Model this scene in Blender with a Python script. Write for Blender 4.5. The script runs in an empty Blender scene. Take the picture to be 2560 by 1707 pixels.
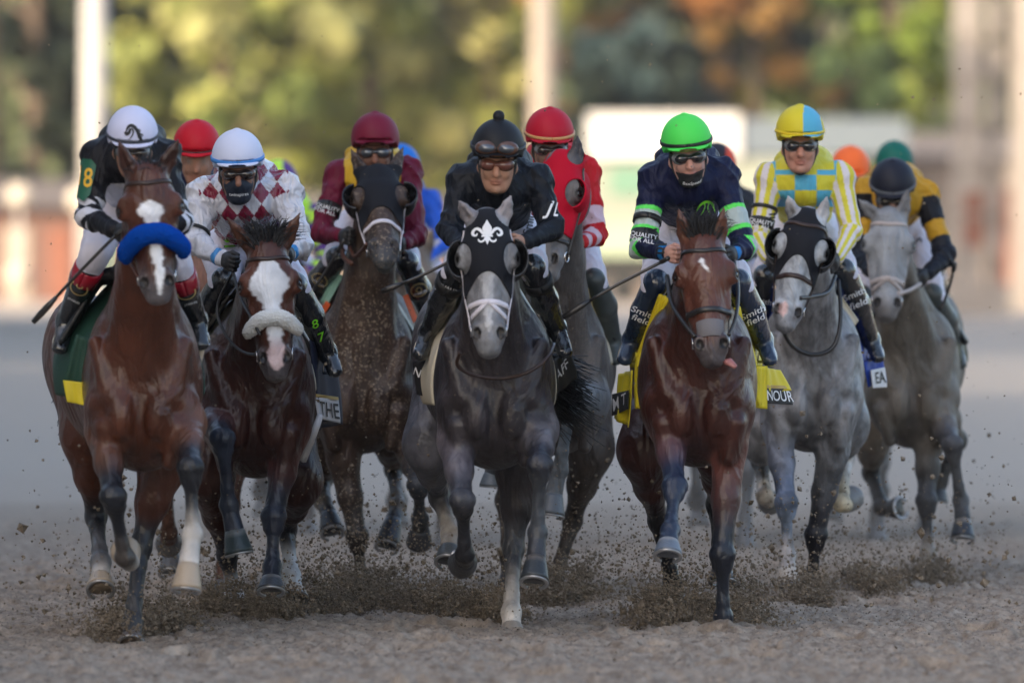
import bpy, bmesh, math, random
import numpy as np
from mathutils import Vector, Matrix

random.seed(7); np.random.seed(7)
C = bpy.context.scene.collection
sc = bpy.context.scene
# ------------------------------------------------------------------ camera, sky, sun, exposure
F = 22400.0            # focal length in pixels of the 2560 px wide photograph
CAMZ, HOR = 1.74, 640.0
cam = bpy.data.objects.new('camera', bpy.data.cameras.new('camera')); C.objects.link(cam)
cam.location = (0, 0, CAMZ); cam.rotation_euler = (math.pi/2, 0, 0)
cam.data.sensor_width = 36; cam.data.lens = F/2560*36; cam.data.shift_y = (HOR-853.5)/2560
cam.data.clip_start = 1; cam.data.clip_end = 3000
cam.data.dof.use_dof = True; cam.data.dof.focus_distance = 42.3; cam.data.dof.aperture_fstop = 2.4
sc.camera = cam
SUN_AZ, SUN_EL = math.radians(228), math.radians(24)   # azimuth clockwise from +Y
w = bpy.data.worlds.new('World'); sc.world = w; w.use_nodes = True
nt = w.node_tree; bg = nt.nodes['Background']
sky = nt.nodes.new('ShaderNodeTexSky'); sky.sky_type = 'NISHITA'; sky.sun_disc = False
sky.sun_elevation = SUN_EL; sky.sun_rotation = SUN_AZ; sky.dust_density = 4; sky.ozone_density = .2; sky.air_density = 1.0
nt.links.new(sky.outputs[0], bg.inputs[0]); bg.inputs[1].default_value = 0.15
sun = bpy.data.objects.new('sun', bpy.data.lights.new('sun', 'SUN')); C.objects.link(sun)
sun.data.energy = 2.1; sun.data.angle = math.radians(0.5); sun.data.color = (1.0, .86, .66)
sd = Vector((math.sin(SUN_AZ)*math.cos(SUN_EL), math.cos(SUN_AZ)*math.cos(SUN_EL), math.sin(SUN_EL)))
sun.rotation_euler = sd.to_track_quat('Z', 'Y').to_euler()
sc.view_settings.view_transform = 'Standard'; sc.view_settings.look = 'None'
sc.view_settings.exposure = 1.55; sc.view_settings.gamma = 1

def P(x, y, Y): return np.array([(x-1280)*Y/F, Y, CAMZ-(y-HOR)*Y/F])
def V3(*a): return np.array(a, float)
def nrm(v): v = np.asarray(v, float); return v/(np.linalg.norm(v)+1e-12)
def hexc(r, g, b):
    f = lambda c: (c/255/12.92 if c/255 <= .04045 else ((c/255+.055)/1.055)**2.4)
    return (f(r), f(g), f(b))

# ------------------------------------------------------------------ materials
MATS = {}
def mat(name, col=None, rough=.6, spec=.5, metal=0, vcol=False, bump=0, bscale=60, var=0, vscale=8, coat=0, sheen=0, wrinkle=0, wscale=9, trans=0, emit=0):
    if name in MATS: return MATS[name]
    m = bpy.data.materials.new(name); m.use_nodes = True; MATS[name] = m
    n = m.node_tree; N = n.nodes; L = n.links; b = N['Principled BSDF']
    b.inputs['Roughness'].default_value = rough; b.inputs['Specular IOR Level'].default_value = spec
    b.inputs['Metallic'].default_value = metal; b.inputs['Coat Weight'].default_value = coat
    b.inputs['Sheen Weight'].default_value = sheen; b.inputs['Coat Roughness'].default_value = .1
    tc = N.new('ShaderNodeTexCoord')
    if vcol:
        a = N.new('ShaderNodeAttribute'); a.attribute_name = 'Col'; src = a.outputs['Color']
    else:
        r = N.new('ShaderNodeRGB'); r.outputs[0].default_value = (*col, 1); src = r.outputs[0]
    if var:
        nz = N.new('ShaderNodeTexNoise'); nz.inputs['Scale'].default_value = vscale; nz.inputs['Detail'].default_value = 6
        L.new(tc.outputs['Object'], nz.inputs['Vector'])
        mr = N.new('ShaderNodeMapRange'); mr.inputs[1].default_value = .3; mr.inputs[2].default_value = .7
        mr.inputs[3].default_value = 1-var; mr.inputs[4].default_value = 1+var
        L.new(nz.outputs[0], mr.inputs[0])
        mx = N.new('ShaderNodeVectorMath'); mx.operation = 'SCALE'
        L.new(src, mx.inputs[0]); L.new(mr.outputs[0], mx.inputs['Scale']); src = mx.outputs[0]
    L.new(src, b.inputs['Base Color'])
    h = None
    if bump:
        nb = N.new('ShaderNodeTexNoise'); nb.inputs['Scale'].default_value = bscale; nb.inputs['Detail'].default_value = 4
        L.new(tc.outputs['Object'], nb.inputs['Vector'])
        bp = N.new('ShaderNodeBump'); bp.inputs['Strength'].default_value = bump; bp.inputs['Distance'].default_value = .01
        L.new(nb.outputs[0], bp.inputs['Height']); h = bp.outputs[0]
    if wrinkle:
        nb = N.new('ShaderNodeTexNoise'); nb.inputs['Scale'].default_value = wscale; nb.inputs['Detail'].default_value = 2.5
        nb.inputs['Distortion'].default_value = 1.6; nb.inputs['Roughness'].default_value = .45
        mp = N.new('ShaderNodeMapping'); mp.inputs['Scale'].default_value = (1.3, .8, .55); mp.inputs['Rotation'].default_value = (.3, .6, .5)
        L.new(tc.outputs['Object'], mp.inputs[0]); L.new(mp.outputs[0], nb.inputs['Vector'])
        bp = N.new('ShaderNodeBump'); bp.inputs['Strength'].default_value = wrinkle; bp.inputs['Distance'].default_value = .05
        L.new(nb.outputs[0], bp.inputs['Height'])
        if h is not None: L.new(h, bp.inputs['Normal'])
        h = bp.outputs[0]
    if h is not None: L.new(h, b.inputs['Normal'])
    if trans: b.inputs['Transmission Weight'].default_value = trans
    return m

def coat_mat(name, rough=.42, dapple=0, mud=0, mudcol=(.16,.13,.10)):
    """horse coat: colour attribute, soft mottling, optional dapples, optional mud freckles"""
    m = mat(name, vcol=True, rough=rough, spec=.42, var=.34, vscale=7, bump=.3, bscale=60, wrinkle=.6, wscale=6.5)
    n = m.node_tree; N = n.nodes; L = n.links; b = N['Principled BSDF']
    src = b.inputs['Base Color'].links[0].from_socket; tc = [x for x in N if x.type == 'TEX_COORD'][0]
    if dapple:
        nz = N.new('ShaderNodeTexNoise'); nz.inputs['Scale'].default_value = 13; nz.inputs['Detail'].default_value = 5; nz.inputs['Distortion'].default_value = .6
        mp = N.new('ShaderNodeMapping'); mp.inputs['Scale'].default_value = (1.2, .8, .7)
        L.new(tc.outputs['Object'], mp.inputs[0]); L.new(mp.outputs[0], nz.inputs['Vector'])
        mr = N.new('ShaderNodeMapRange'); mr.inputs[1].default_value = .36; mr.inputs[2].default_value = .66
        mr.inputs[3].default_value = 1-dapple; mr.inputs[4].default_value = 1+dapple; L.new(nz.outputs[0], mr.inputs[0])
        mx = N.new('ShaderNodeVectorMath'); mx.operation = 'SCALE'; L.new(src, mx.inputs[0]); L.new(mr.outputs[0], mx.inputs['Scale']); src = mx.outputs[0]
    if mud:
        vz = N.new('ShaderNodeTexNoise'); vz.inputs['Scale'].default_value = 75; vz.inputs['Detail'].default_value = 2
        L.new(tc.outputs['Object'], vz.inputs['Vector'])
        mr = N.new('ShaderNodeMapRange'); mr.inputs[1].default_value = .66-.10*mud; mr.inputs[2].default_value = .74-.10*mud; L.new(vz.outputs[0], mr.inputs[0])
        big = N.new('ShaderNodeTexNoise'); big.inputs['Scale'].default_value = 3; L.new(tc.outputs['Object'], big.inputs['Vector'])
        m2 = N.new('ShaderNodeMapRange'); m2.inputs[1].default_value = .35; m2.inputs[2].default_value = .6; m2.inputs[4].default_value = .8; L.new(big.outputs[0], m2.inputs[0])
        mu = N.new('ShaderNodeMath'); mu.operation = 'MULTIPLY'; L.new(mr.outputs[0], mu.inputs[0]); L.new(m2.outputs[0], mu.inputs[1])
        mx = N.new('ShaderNodeMix'); mx.data_type = 'RGBA'; L.new(mu.outputs[0], mx.inputs[0]); L.new(src, mx.inputs[6]); mx.inputs[7].default_value = (*mudcol, 1); src = mx.outputs[2]
    L.new(src, b.inputs['Base Color'])
    return m

# ------------------------------------------------------------------ signed-distance modelling
def smin(a, b, k):
    h = np.maximum(k-np.abs(a-b), 0)/k
    return np.minimum(a, b)-h*h*k*.25
class Field:
    def __init__(s): s.p = []
    def cone(s, a, b, ra, rb, k=.03, u=(1,0,0), c=None, c2=None, tag=0, sub=False):
        a = np.asarray(a, float); b = np.asarray(b, float)
        ra = np.array(ra if np.ndim(ra) else (ra, ra), float); rb = np.array(rb if np.ndim(rb) else (rb, rb), float)
        L = np.linalg.norm(b-a); n = (b-a)/L if L > 1e-6 else V3(0,0,1)
        u = np.asarray(u, float); u = u-n*u.dot(n)
        if np.linalg.norm(u) < 1e-4: u = V3(0,1,0)-n*n[1]
        u = nrm(u); wv = np.cross(n, u)
        s.p.append(dict(t='c', a=a, b=b, L=L, n=n, u=u, w=wv, ra=ra, rb=rb, k=k, c=c, c2=c2 if c2 is not None else c, tag=tag, sub=sub))
        return s
    def ell(s, c0, r, k=.03, R=None, c=None, tag=0, sub=False):
        r = np.array(r if np.ndim(r) else (r, r, r), float)
        s.p.append(dict(t='e', a=np.asarray(c0, float), r=r, R=np.eye(3) if R is None else np.asarray(R, float), k=k, c=c, c2=c, tag=tag, sub=sub))
        return s
    def box(s, p):
        if p['t'] == 'c':
            m = max(p['ra'].max(), p['rb'].max()); return np.minimum(p['a'], p['b'])-m, np.maximum(p['a'], p['b'])+m
        m = p['r'].max(); return p['a']-m, p['a']+m
    def dist(s, p, X, Y, Z):
        x, y, z = X-p['a'][0], Y-p['a'][1], Z-p['a'][2]
        if p['t'] == 'e':
            R, r = p['R'], p['r']
            q0 = (x*R[0,0]+y*R[0,1]+z*R[0,2])/r[0]; q1 = (x*R[1,0]+y*R[1,1]+z*R[1,2])/r[1]; q2 = (x*R[2,0]+y*R[2,1]+z*R[2,2])/r[2]
            k0 = np.sqrt(q0*q0+q1*q1+q2*q2); k1 = np.sqrt((q0/r[0])**2+(q1/r[1])**2+(q2/r[2])**2)
            return k0*(k0-1)/(k1+1e-9)
        n, u, wv = p['n'], p['u'], p['w']
        sN = x*n[0]+y*n[1]+z*n[2]; pu = x*u[0]+y*u[1]+z*u[2]; pw = x*wv[0]+y*wv[1]+z*wv[2]
        sc_ = np.clip(sN, 0, p['L']); t = sc_/max(p['L'], 1e-6); e = sN-sc_
        ru = p['ra'][0]+(p['rb'][0]-p['ra'][0])*t; rw = p['ra'][1]+(p['rb'][1]-p['ra'][1])*t; rm = np.minimum(ru, rw)
        q0, q1, q2 = pu/ru, pw/rw, e/rm
        k0 = np.sqrt(q0*q0+q1*q1+q2*q2); k1 = np.sqrt((q0/ru)**2+(q1/rw)**2+(q2/rm)**2)
        return np.where(k0 < 1e-4, -rm, k0*(k0-1)/(k1+1e-9))
    def eval(s, pts):
        g = np.full(len(pts), 1.0); X, Y, Z = pts[:,0], pts[:,1], pts[:,2]
        for p in s.p:
            d = s.dist(p, X, Y, Z)
            g = -smin(-g, d, p['k']) if p['sub'] else smin(g, d, p['k'])
        return g
    def grad(s, pts, e=.003):
        g = np.stack([s.eval(pts+np.eye(3)[i]*e)-s.eval(pts-np.eye(3)[i]*e) for i in range(3)], 1)
        return g/(np.linalg.norm(g, axis=1, keepdims=True)+1e-9)
    def snap(s, pts, off=0, it=6):
        pts = np.array(pts, float)
        for _ in range(it):
            pts = pts-(s.eval(pts)-off)[:,None]*s.grad(pts)*.9
        return pts, s.grad(pts)
    def march(s, pts, D, off=0, it=48):
        pts = np.array(pts, float); D = np.asarray(D, float)
        for _ in range(it): pts = pts+D*(np.clip(s.eval(pts)-off, -.05, .25)*.8)[:,None]
        return pts
    def mesh(s, h, mod=None, off=0, lo=None, hi=None, smooth=1):
        bs = [s.box(p) for p in s.p if not p['sub']]
        L = np.min([b[0] for b in bs], 0)-3*h-off; H = np.max([b[1] for b in bs], 0)+3*h+off
        if lo is not None: L = np.maximum(L, lo)
        if hi is not None: H = np.minimum(H, hi)
        n = np.ceil((H-L)/h).astype(int)+1
        ax = [L[i]+h*np.arange(n[i]) for i in range(3)]
        g = np.full(n, .08, np.float32)
        for p in s.p:
            a, b = s.box(p); mg = p['k']+2.5*h+.012+off
            i0 = np.maximum(((a-mg-L)/h).astype(int), 0); i1 = np.minimum(((b+mg-L)/h).astype(int)+2, n)
            if (i1 <= i0).any(): continue
            sl = tuple(slice(i0[i], i1[i]) for i in range(3))
            d = s.dist(p, ax[0][sl[0]][:,None,None], ax[1][sl[1]][None,:,None], ax[2][sl[2]][None,None,:])
            g[sl] = -smin(-g[sl], d, p['k']) if p['sub'] else smin(g[sl], d, p['k'])
        g -= off
        if mod is not None: g = mod(g, ax[0][:,None,None], ax[1][None,:,None], ax[2][None,None,:])
        v, f = surface_nets(g, L, h)
        return v, f
    def colors(s, v, base=(.5,.5,.5), sharp=.012):
        acc = np.zeros((len(v), 3)); wt = np.full(len(v), 1e-9)
        for p in s.p:
            if p['c'] is None or p['sub']: continue
            a, b = s.box(p); m = ((v > a-.06) & (v < b+.06)).all(1)
            if not m.any(): continue
            q = v[m]; d = s.dist(p, q[:,0], q[:,1], q[:,2]); ww = np.exp(-np.clip(d, -.02, 1)/sharp)
            if p['t'] == 'c' and p['L'] > 0: t = np.clip(((q-p['a'])@p['n'])/p['L'], 0, 1)[:,None]
            else: t = np.zeros((len(q), 1))
            acc[m] += ww[:,None]*(np.array(p['c'])*(1-t)+np.array(p['c2'])*t); wt[m] += ww
        return acc/wt[:,None]
    def nearest_tag(s, v):
        best = np.full(len(v), 9.0); tg = np.zeros(len(v), int)
        for p in s.p:
            if p['sub']: continue
            d = s.dist(p, v[:,0], v[:,1], v[:,2]); m = d < best; best[m] = d[m]; tg[m] = p['tag']
        return tg

def surface_nets(g, L, h):
    s = g < 0
    c = [s[i:s.shape[0]-1+i, j:s.shape[1]-1+j, k:s.shape[2]-1+k] for i in (0,1) for j in (0,1) for k in (0,1)]
    al = c[0].copy(); an = c[0].copy()
    for q in c[1:]: al &= q; an |= q
    idx = np.argwhere(an & ~al)
    vid = np.full(np.array(s.shape)-1, -1, np.int32); vid[tuple(idx.T)] = np.arange(len(idx))
    off = np.array([(i,j,k) for i in (0,1) for j in (0,1) for k in (0,1)])
    val = np.stack([g[tuple((idx+o).T)] for o in off], 1)
    acc = np.zeros((len(idx), 3)); cnt = np.zeros(len(idx))
    for a in range(8):
        for b in range(a+1, 8):
            if np.abs(off[a]-off[b]).sum() != 1: continue
            va, vb = val[:,a], val[:,b]; m = (va < 0) != (vb < 0)
            t = va[m]/(va[m]-vb[m]); acc[m] += off[a]+t[:,None]*(off[b]-off[a]); cnt[m] += 1
    v = L+h*(idx+acc/np.maximum(cnt, 1)[:,None])
    fs = []
    for ax_ in range(3):
        sh = [slice(None)]*3; s2 = [slice(None)]*3; sh[ax_] = slice(0, -1); s2[ax_] = slice(1, None)
        A, B = s[tuple(sh)], s[tuple(s2)]; o1, o2 = [(1,2),(2,0),(0,1)][ax_]
        e = np.argwhere(A != B); e = e[(e[:,o1] > 0) & (e[:,o2] > 0) & (e[:,o1] < s.shape[o1]-1) & (e[:,o2] < s.shape[o2]-1)]
        d1 = np.zeros(3, int); d1[o1] = 1; d2 = np.zeros(3, int); d2[o2] = 1
        q = np.stack([vid[tuple((e-d1-d2).T)], vid[tuple((e-d2).T)], vid[tuple(e.T)], vid[tuple((e-d1).T)]], 1)
        fl = ~A[tuple(e.T)]; q[fl] = q[fl][:, ::-1]; fs.append(q)
    f = np.concatenate(fs); f = f[(f >= 0).all(1)]
    return v, f

def mkmesh(name, v, f, m, parent=None, col=None, smooth=True):
    me = bpy.data.meshes.new(name); v = np.asarray(v, np.float32)
    if isinstance(f, np.ndarray):
        n, k = f.shape
        me.vertices.add(len(v)); me.vertices.foreach_set('co', v.ravel())
        me.loops.add(n*k); me.loops.foreach_set('vertex_index', f.astype(np.int32).ravel())
        me.polygons.add(n); me.polygons.foreach_set('loop_start', np.arange(0, n*k, k, dtype=np.int32))
    else: me.from_pydata([tuple(map(float, q)) for q in v], [], f)
    me.update(calc_edges=True); me.validate()
    me.polygons.foreach_set('use_smooth', np.full(len(me.polygons), smooth))
    if col is not None:
        a = me.color_attributes.new('Col', 'FLOAT_COLOR', 'POINT')
        a.data.foreach_set('color', np.concatenate([np.clip(col, 0, 1), np.ones((len(col), 1))], 1).astype(np.float32).ravel())
    me.materials.append(m)
    o = bpy.data.objects.new(name, me); C.objects.link(o)
    if parent is not None:
        o.parent = parent
        wl = Vector(); q = parent
        while q is not None: wl += q.location; q = q.parent
        me.transform(Matrix.Translation(-wl))
    return o
def empty(name, loc, label, cat, group=None):
    o = bpy.data.objects.new(name, None); C.objects.link(o); o.location = loc; o.empty_display_size = .2
    return tag(o, label, cat, group)
def tag(o, label, cat, group=None):
    o['label'] = label; o['category'] = cat
    if group: o['group'] = group
    return o

class MB:
    """collects plain shapes into one mesh"""
    def __init__(s): s.v = []; s.f = []
    def add(s, v, f):
        n = len(s.v); s.v += [tuple(map(float, q)) for q in v]; s.f += [tuple(int(i)+n for i in q) for q in f]; return s
    def box(s, lo, hi):
        x0,y0,z0 = lo; x1,y1,z1 = hi
        return s.add([(x0,y0,z0),(x1,y0,z0),(x1,y1,z0),(x0,y1,z0),(x0,y0,z1),(x1,y0,z1),(x1,y1,z1),(x0,y1,z1)],
                     [(0,3,2,1),(4,5,6,7),(0,1,5,4),(1,2,6,5),(2,3,7,6),(3,0,4,7)])
    def tube(s, pts, r, n=8, cap=True):
        pts = np.asarray(pts, float); r = np.full(len(pts), r) if not np.ndim(r) else np.asarray(r)
        t = np.gradient(pts, axis=0); t /= np.linalg.norm(t, axis=1, keepdims=True)+1e-9
        up = V3(0,0,1) if abs(t[0][2]) < .9 else V3(1,0,0); V = []
        u = nrm(np.cross(t[0], up))
        for i in range(len(pts)):
            u = nrm(u-t[i]*u.dot(t[i])); wv = np.cross(t[i], u)
            for j in range(n): a = 2*math.pi*j/n; V.append(pts[i]+r[i]*(math.cos(a)*u+math.sin(a)*wv))
        Fc = [(i*n+j, i*n+(j+1)%n, (i+1)*n+(j+1)%n, (i+1)*n+j) for i in range(len(pts)-1) for j in range(n)]
        if cap: Fc += [tuple(range(n))[::-1], tuple((len(pts)-1)*n+j for j in range(n))]
        return s.add(V, Fc)
    def band(s, pts, nor, wdir, width, thick):
        """flat strap with its section standing on a surface"""
        pts = np.asarray(pts); V = []; n = len(pts)
        for i in range(n):
            a = wdir[i]*width/2; b = nor[i]*thick
            V += [pts[i]-a-b*.6, pts[i]+a-b*.6, pts[i]+a*.92+b, pts[i]-a*.92+b]
        Fc = []
        for i in range(n-1):
            for j in range(4): Fc.append((i*4+j, i*4+(j+1)%4, i*4+4+(j+1)%4, i*4+4+j))
        Fc += [(3,2,1,0), (n*4-4, n*4-3, n*4-2, n*4-1)]
        return s.add(V, Fc)
    def build(s, name, m, parent=None, smooth=True): return mkmesh(name, s.v, s.f, m, parent, smooth=smooth)

def curve(pts, n=24):
    """Catmull-Rom through points"""
    p = np.asarray(pts, float); p = np.vstack([2*p[0]-p[1], p, 2*p[-1]-p[-2]]); out = []
    m = len(p)-3
    for i in range(n):
        t = i/(n-1)*m; k = min(int(t), m-1); t -= k; a, b, c, d = p[k:k+4]
        out.append(.5*((2*b)+(-a+c)*t+(2*a-5*b+4*c-d)*t*t+(-a+3*b-3*c+d)*t**3))
    return np.array(out)
def strap(field, pts, width, thick, n=24, off=.001):
    c = curve(pts, n); p, g = field.snap(c, off)
    t = np.gradient(p, axis=0); t /= np.linalg.norm(t, axis=1, keepdims=True)+1e-9
    wd = np.cross(g, t); wd /= np.linalg.norm(wd, axis=1, keepdims=True)+1e-9
    return p, g, wd
def strap_obj(name, field, pts, width, thick, m, parent, n=24, off=.001):
    p, g, wd = strap(field, pts, width, thick, n, off)
    return MB().band(p, g, wd, width, thick).build(name, m, parent, smooth=False)
def ring_pts(field, c, ax, ref, rad=.3, a0=0, a1=360, n=32, off=.001):
    ax = nrm(ax); u = nrm(np.asarray(ref)-ax*np.dot(ref, ax)); wv = np.cross(ax, u)
    a = np.radians(np.linspace(a0, a1, n)); D = -(np.cos(a)[:,None]*u+np.sin(a)[:,None]*wv)
    p = np.array([c]*n)-D*rad
    for _ in range(50): p = p+D*(np.clip(field.eval(p)-off, -.02, .1)*.7)[:,None]
    return p, field.grad(p), np.array([ax]*n)
def ring_obj(name, field, c, ax, ref, width, thick, m, parent, rad=.12, a0=0, a1=360, n=32, off=.001):
    p, g, wd = ring_pts(field, c, ax, ref, rad, a0, a1, n, off)
    return MB().band(p, g, wd, width, thick).build(name, m, parent)

def text2d(s, size=1.0, shear=0, bold=.0):
    cu = bpy.data.curves.new('t', 'FONT'); cu.body = s; cu.size = size; cu.align_x = 'CENTER'; cu.align_y = 'CENTER'; cu.shear = shear; cu.offset = bold*size; cu.resolution_u = 3
    o = bpy.data.objects.new('t', cu); me = bpy.data.meshes.new_from_object(o)
    bm = bmesh.new(); bm.from_mesh(me); bmesh.ops.triangulate(bm, faces=bm.faces)
    for _ in range(2):
        es = [e for e in bm.edges if e.calc_length() > size*.3]
        if es: bmesh.ops.subdivide_edges(bm, edges=es, cuts=1); bmesh.ops.triangulate(bm, faces=[f for f in bm.faces if len(f.verts) > 3])
    bm.verts.index_update()
    v = np.array([q.co[:2] for q in bm.verts]); f = [tuple(x.index for x in q.verts) for q in bm.faces]
    bm.free(); bpy.data.objects.remove(o); bpy.data.curves.remove(cu); bpy.data.meshes.remove(me)
    return v, f
def stroke2d(pts, w, n=24):
    c = curve([(x, y, 0) for x, y in pts], n)[:, :2]; w = np.interp(np.linspace(0, 1, n), np.linspace(0, 1, len(w)), w) if np.ndim(w) else np.full(n, w)
    t = np.gradient(c, axis=0); t /= np.linalg.norm(t, axis=1, keepdims=True)+1e-9; p = np.stack([-t[:,1], t[:,0]], 1)
    v = np.concatenate([c+p*w[:,None]/2, c-p*w[:,None]/2]); return v, [(i, i+1, n+i+1, n+i) for i in range(n-1)]
def poly2d(pts, n=3):
    bm = bmesh.new(); bm.faces.new([bm.verts.new((x, y, 0)) for x, y in pts]); bmesh.ops.triangulate(bm, faces=bm.faces)
    for _ in range(n): bmesh.ops.subdivide_edges(bm, edges=bm.edges[:], cuts=1, use_grid_fill=True)
    bm.verts.index_update(); v = np.array([q.co[:2] for q in bm.verts]); f = [tuple(x.index for x in q.verts) for q in bm.faces]; bm.free(); return v, f
def join2d(parts):
    V = []; Fc = []
    for v, f in parts: n = len(V); V += list(v); Fc += [tuple(i+n for i in q) for q in f]
    return np.array(V), Fc
def decal(name, field, vf, O, U, Vv, D, m, parent, off=.004):
    """lays 2-D lettering onto a curved surface, marching along D"""
    v, f = vf; D = nrm(D); p = O+v[:,:1]*U+v[:,1:2]*Vv
    p = field.march(p-D*.15, D, off); ok = np.abs(field.eval(p)-off) < .012
    f = [q for q in f if all(ok[i] for i in q)]
    if not f: return None
    return mkmesh(name, p, f, m, parent, smooth=False)
# ------------------------------------------------------------------ ground
def vnoise(x, y, seed=0):
    """smooth value noise on arrays"""
    xi, yi = np.floor(x).astype(int), np.floor(y).astype(int); fx, fy = x-xi, y-yi
    fx, fy = fx*fx*(3-2*fx), fy*fy*(3-2*fy)
    def hsh(a, b):
        n = (a*374761393+b*668265263+seed*144665) & 0xffffffff; n = ((n ^ (n >> 13))*1274126177) & 0xffffffff
        return ((n ^ (n >> 16)) & 0xffff)/65535.
    return (hsh(xi,yi)*(1-fx)+hsh(xi+1,yi)*fx)*(1-fy)+(hsh(xi,yi+1)*(1-fx)+hsh(xi+1,yi+1)*fx)*fy
def dirt_mat(name, c1, c2, scale=9, far=False):
    m = mat(name, c1, rough=.95, spec=.15, bump=.9, bscale=55); n = m.node_tree; N = n.nodes; L = n.links; b = N['Principled BSDF']
    tc = [x for x in N if x.type == 'TEX_COORD'][0]
    mp = N.new('ShaderNodeMapping'); mp.inputs['Scale'].default_value = (1, .45, 1); L.new(tc.outputs['Object'], mp.inputs[0])
    a = N.new('ShaderNodeTexNoise'); a.inputs['Scale'].default_value = scale; a.inputs['Detail'].default_value = 9; a.inputs['Roughness'].default_value = .72; L.new(mp.outputs[0], a.inputs['Vector'])
    cr = N.new('ShaderNodeMapRange'); cr.inputs[1].default_value = .36; cr.inputs[2].default_value = .64; L.new(a.outputs[0], cr.inputs[0])
    mx = N.new('ShaderNodeMix'); mx.data_type = 'RGBA'; mx.inputs[6].default_value = (*c2, 1); mx.inputs[7].default_value = (*c1, 1); L.new(cr.outputs[0], mx.inputs[0]); L.new(mx.outputs[2], b.inputs['Base Color'])
    return m
DIRT = dirt_mat('track_dirt', (.41,.335,.265), (.18,.14,.108), 16)
CLOD = dirt_mat('loose_dirt', (.30,.24,.18), (.095,.075,.055), 30)
def hgt(x, y):
    h = .030*(vnoise(x*1.3, y*.9, 1)-.5)+.032*(vnoise(x*4, y*2.6, 2)-.5)+.028*(vnoise(x*11, y*7, 3)-.5)+.030*(vnoise(x*27, y*17, 4)-.5)**1+.022*(vnoise(x*55, y*29, 5)-.5)
    return h
def gridsheet(name, xs, ys, fz, m):
    Xg, Yg = np.meshgrid(xs, ys); Z = fz(Xg, Yg); v = np.stack([Xg.ravel(), Yg.ravel(), Z.ravel()], 1); nx = len(xs)
    i, j = np.meshgrid(np.arange(nx-1), np.arange(len(ys)-1)); q = (j*nx+i).ravel()
    o = mkmesh(name, v, np.stack([q, q+1, q+nx+1, q+nx], 1), m); o['kind'] = 'structure'; return o
def fade(x, y):
    return np.clip((13.0-np.abs(x))/1.5, 0, 1)*np.clip((y-32)/1.5, 0, 1)*np.clip((62-y)/4, 0, 1)
xs = np.concatenate([np.arange(-14, -3.6, .06), np.linspace(-3.6, 3.6, 430), np.arange(3.66, 14, .06)]); ys = np.concatenate([np.arange(31, 50, .032), np.arange(50, 63, .09)])
PR = np.random.RandomState(31); PRINTS = [(PR.uniform(-3.2,3.2), PR.uniform(35,49), PR.uniform(.055,.085), PR.uniform(.025,.05)) for _ in range(150)]
def track(x, y):
    z = .006+(hgt(x, y)+.012)*fade(x, y)
    for px_, py_, r_, dp_ in PRINTS:                 # churned hoof prints with a pushed-up rim behind
        q = np.sqrt(((x-px_)/r_)**2+((y-py_)/(r_*1.5))**2); z = z-dp_*np.exp(-q**2*1.4)+dp_*.7*np.exp(-(q-1.7)**2*5)*(.6+.4*np.sign(y-py_))
    return z
gridsheet('race_track', xs, ys, track, DIRT)
def far_ground(x, y): return np.where((np.abs(x) < 13.5) & (y > 32) & (y < 61), -.06, 0)+0*x
gx = np.unique(np.concatenate([np.linspace(-900, 900, 13), np.linspace(-60, 60, 13), [-14,-13.4,13.4,14]])); gy = np.unique(np.concatenate([np.linspace(-200, 2500, 15), np.linspace(-40, 300, 18), [31.4,32.4,60,62]]))
gridsheet('ground', gx, gy, far_ground, dirt_mat('far_dirt', (.42,.36,.30), (.36,.30,.25), 3))

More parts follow.
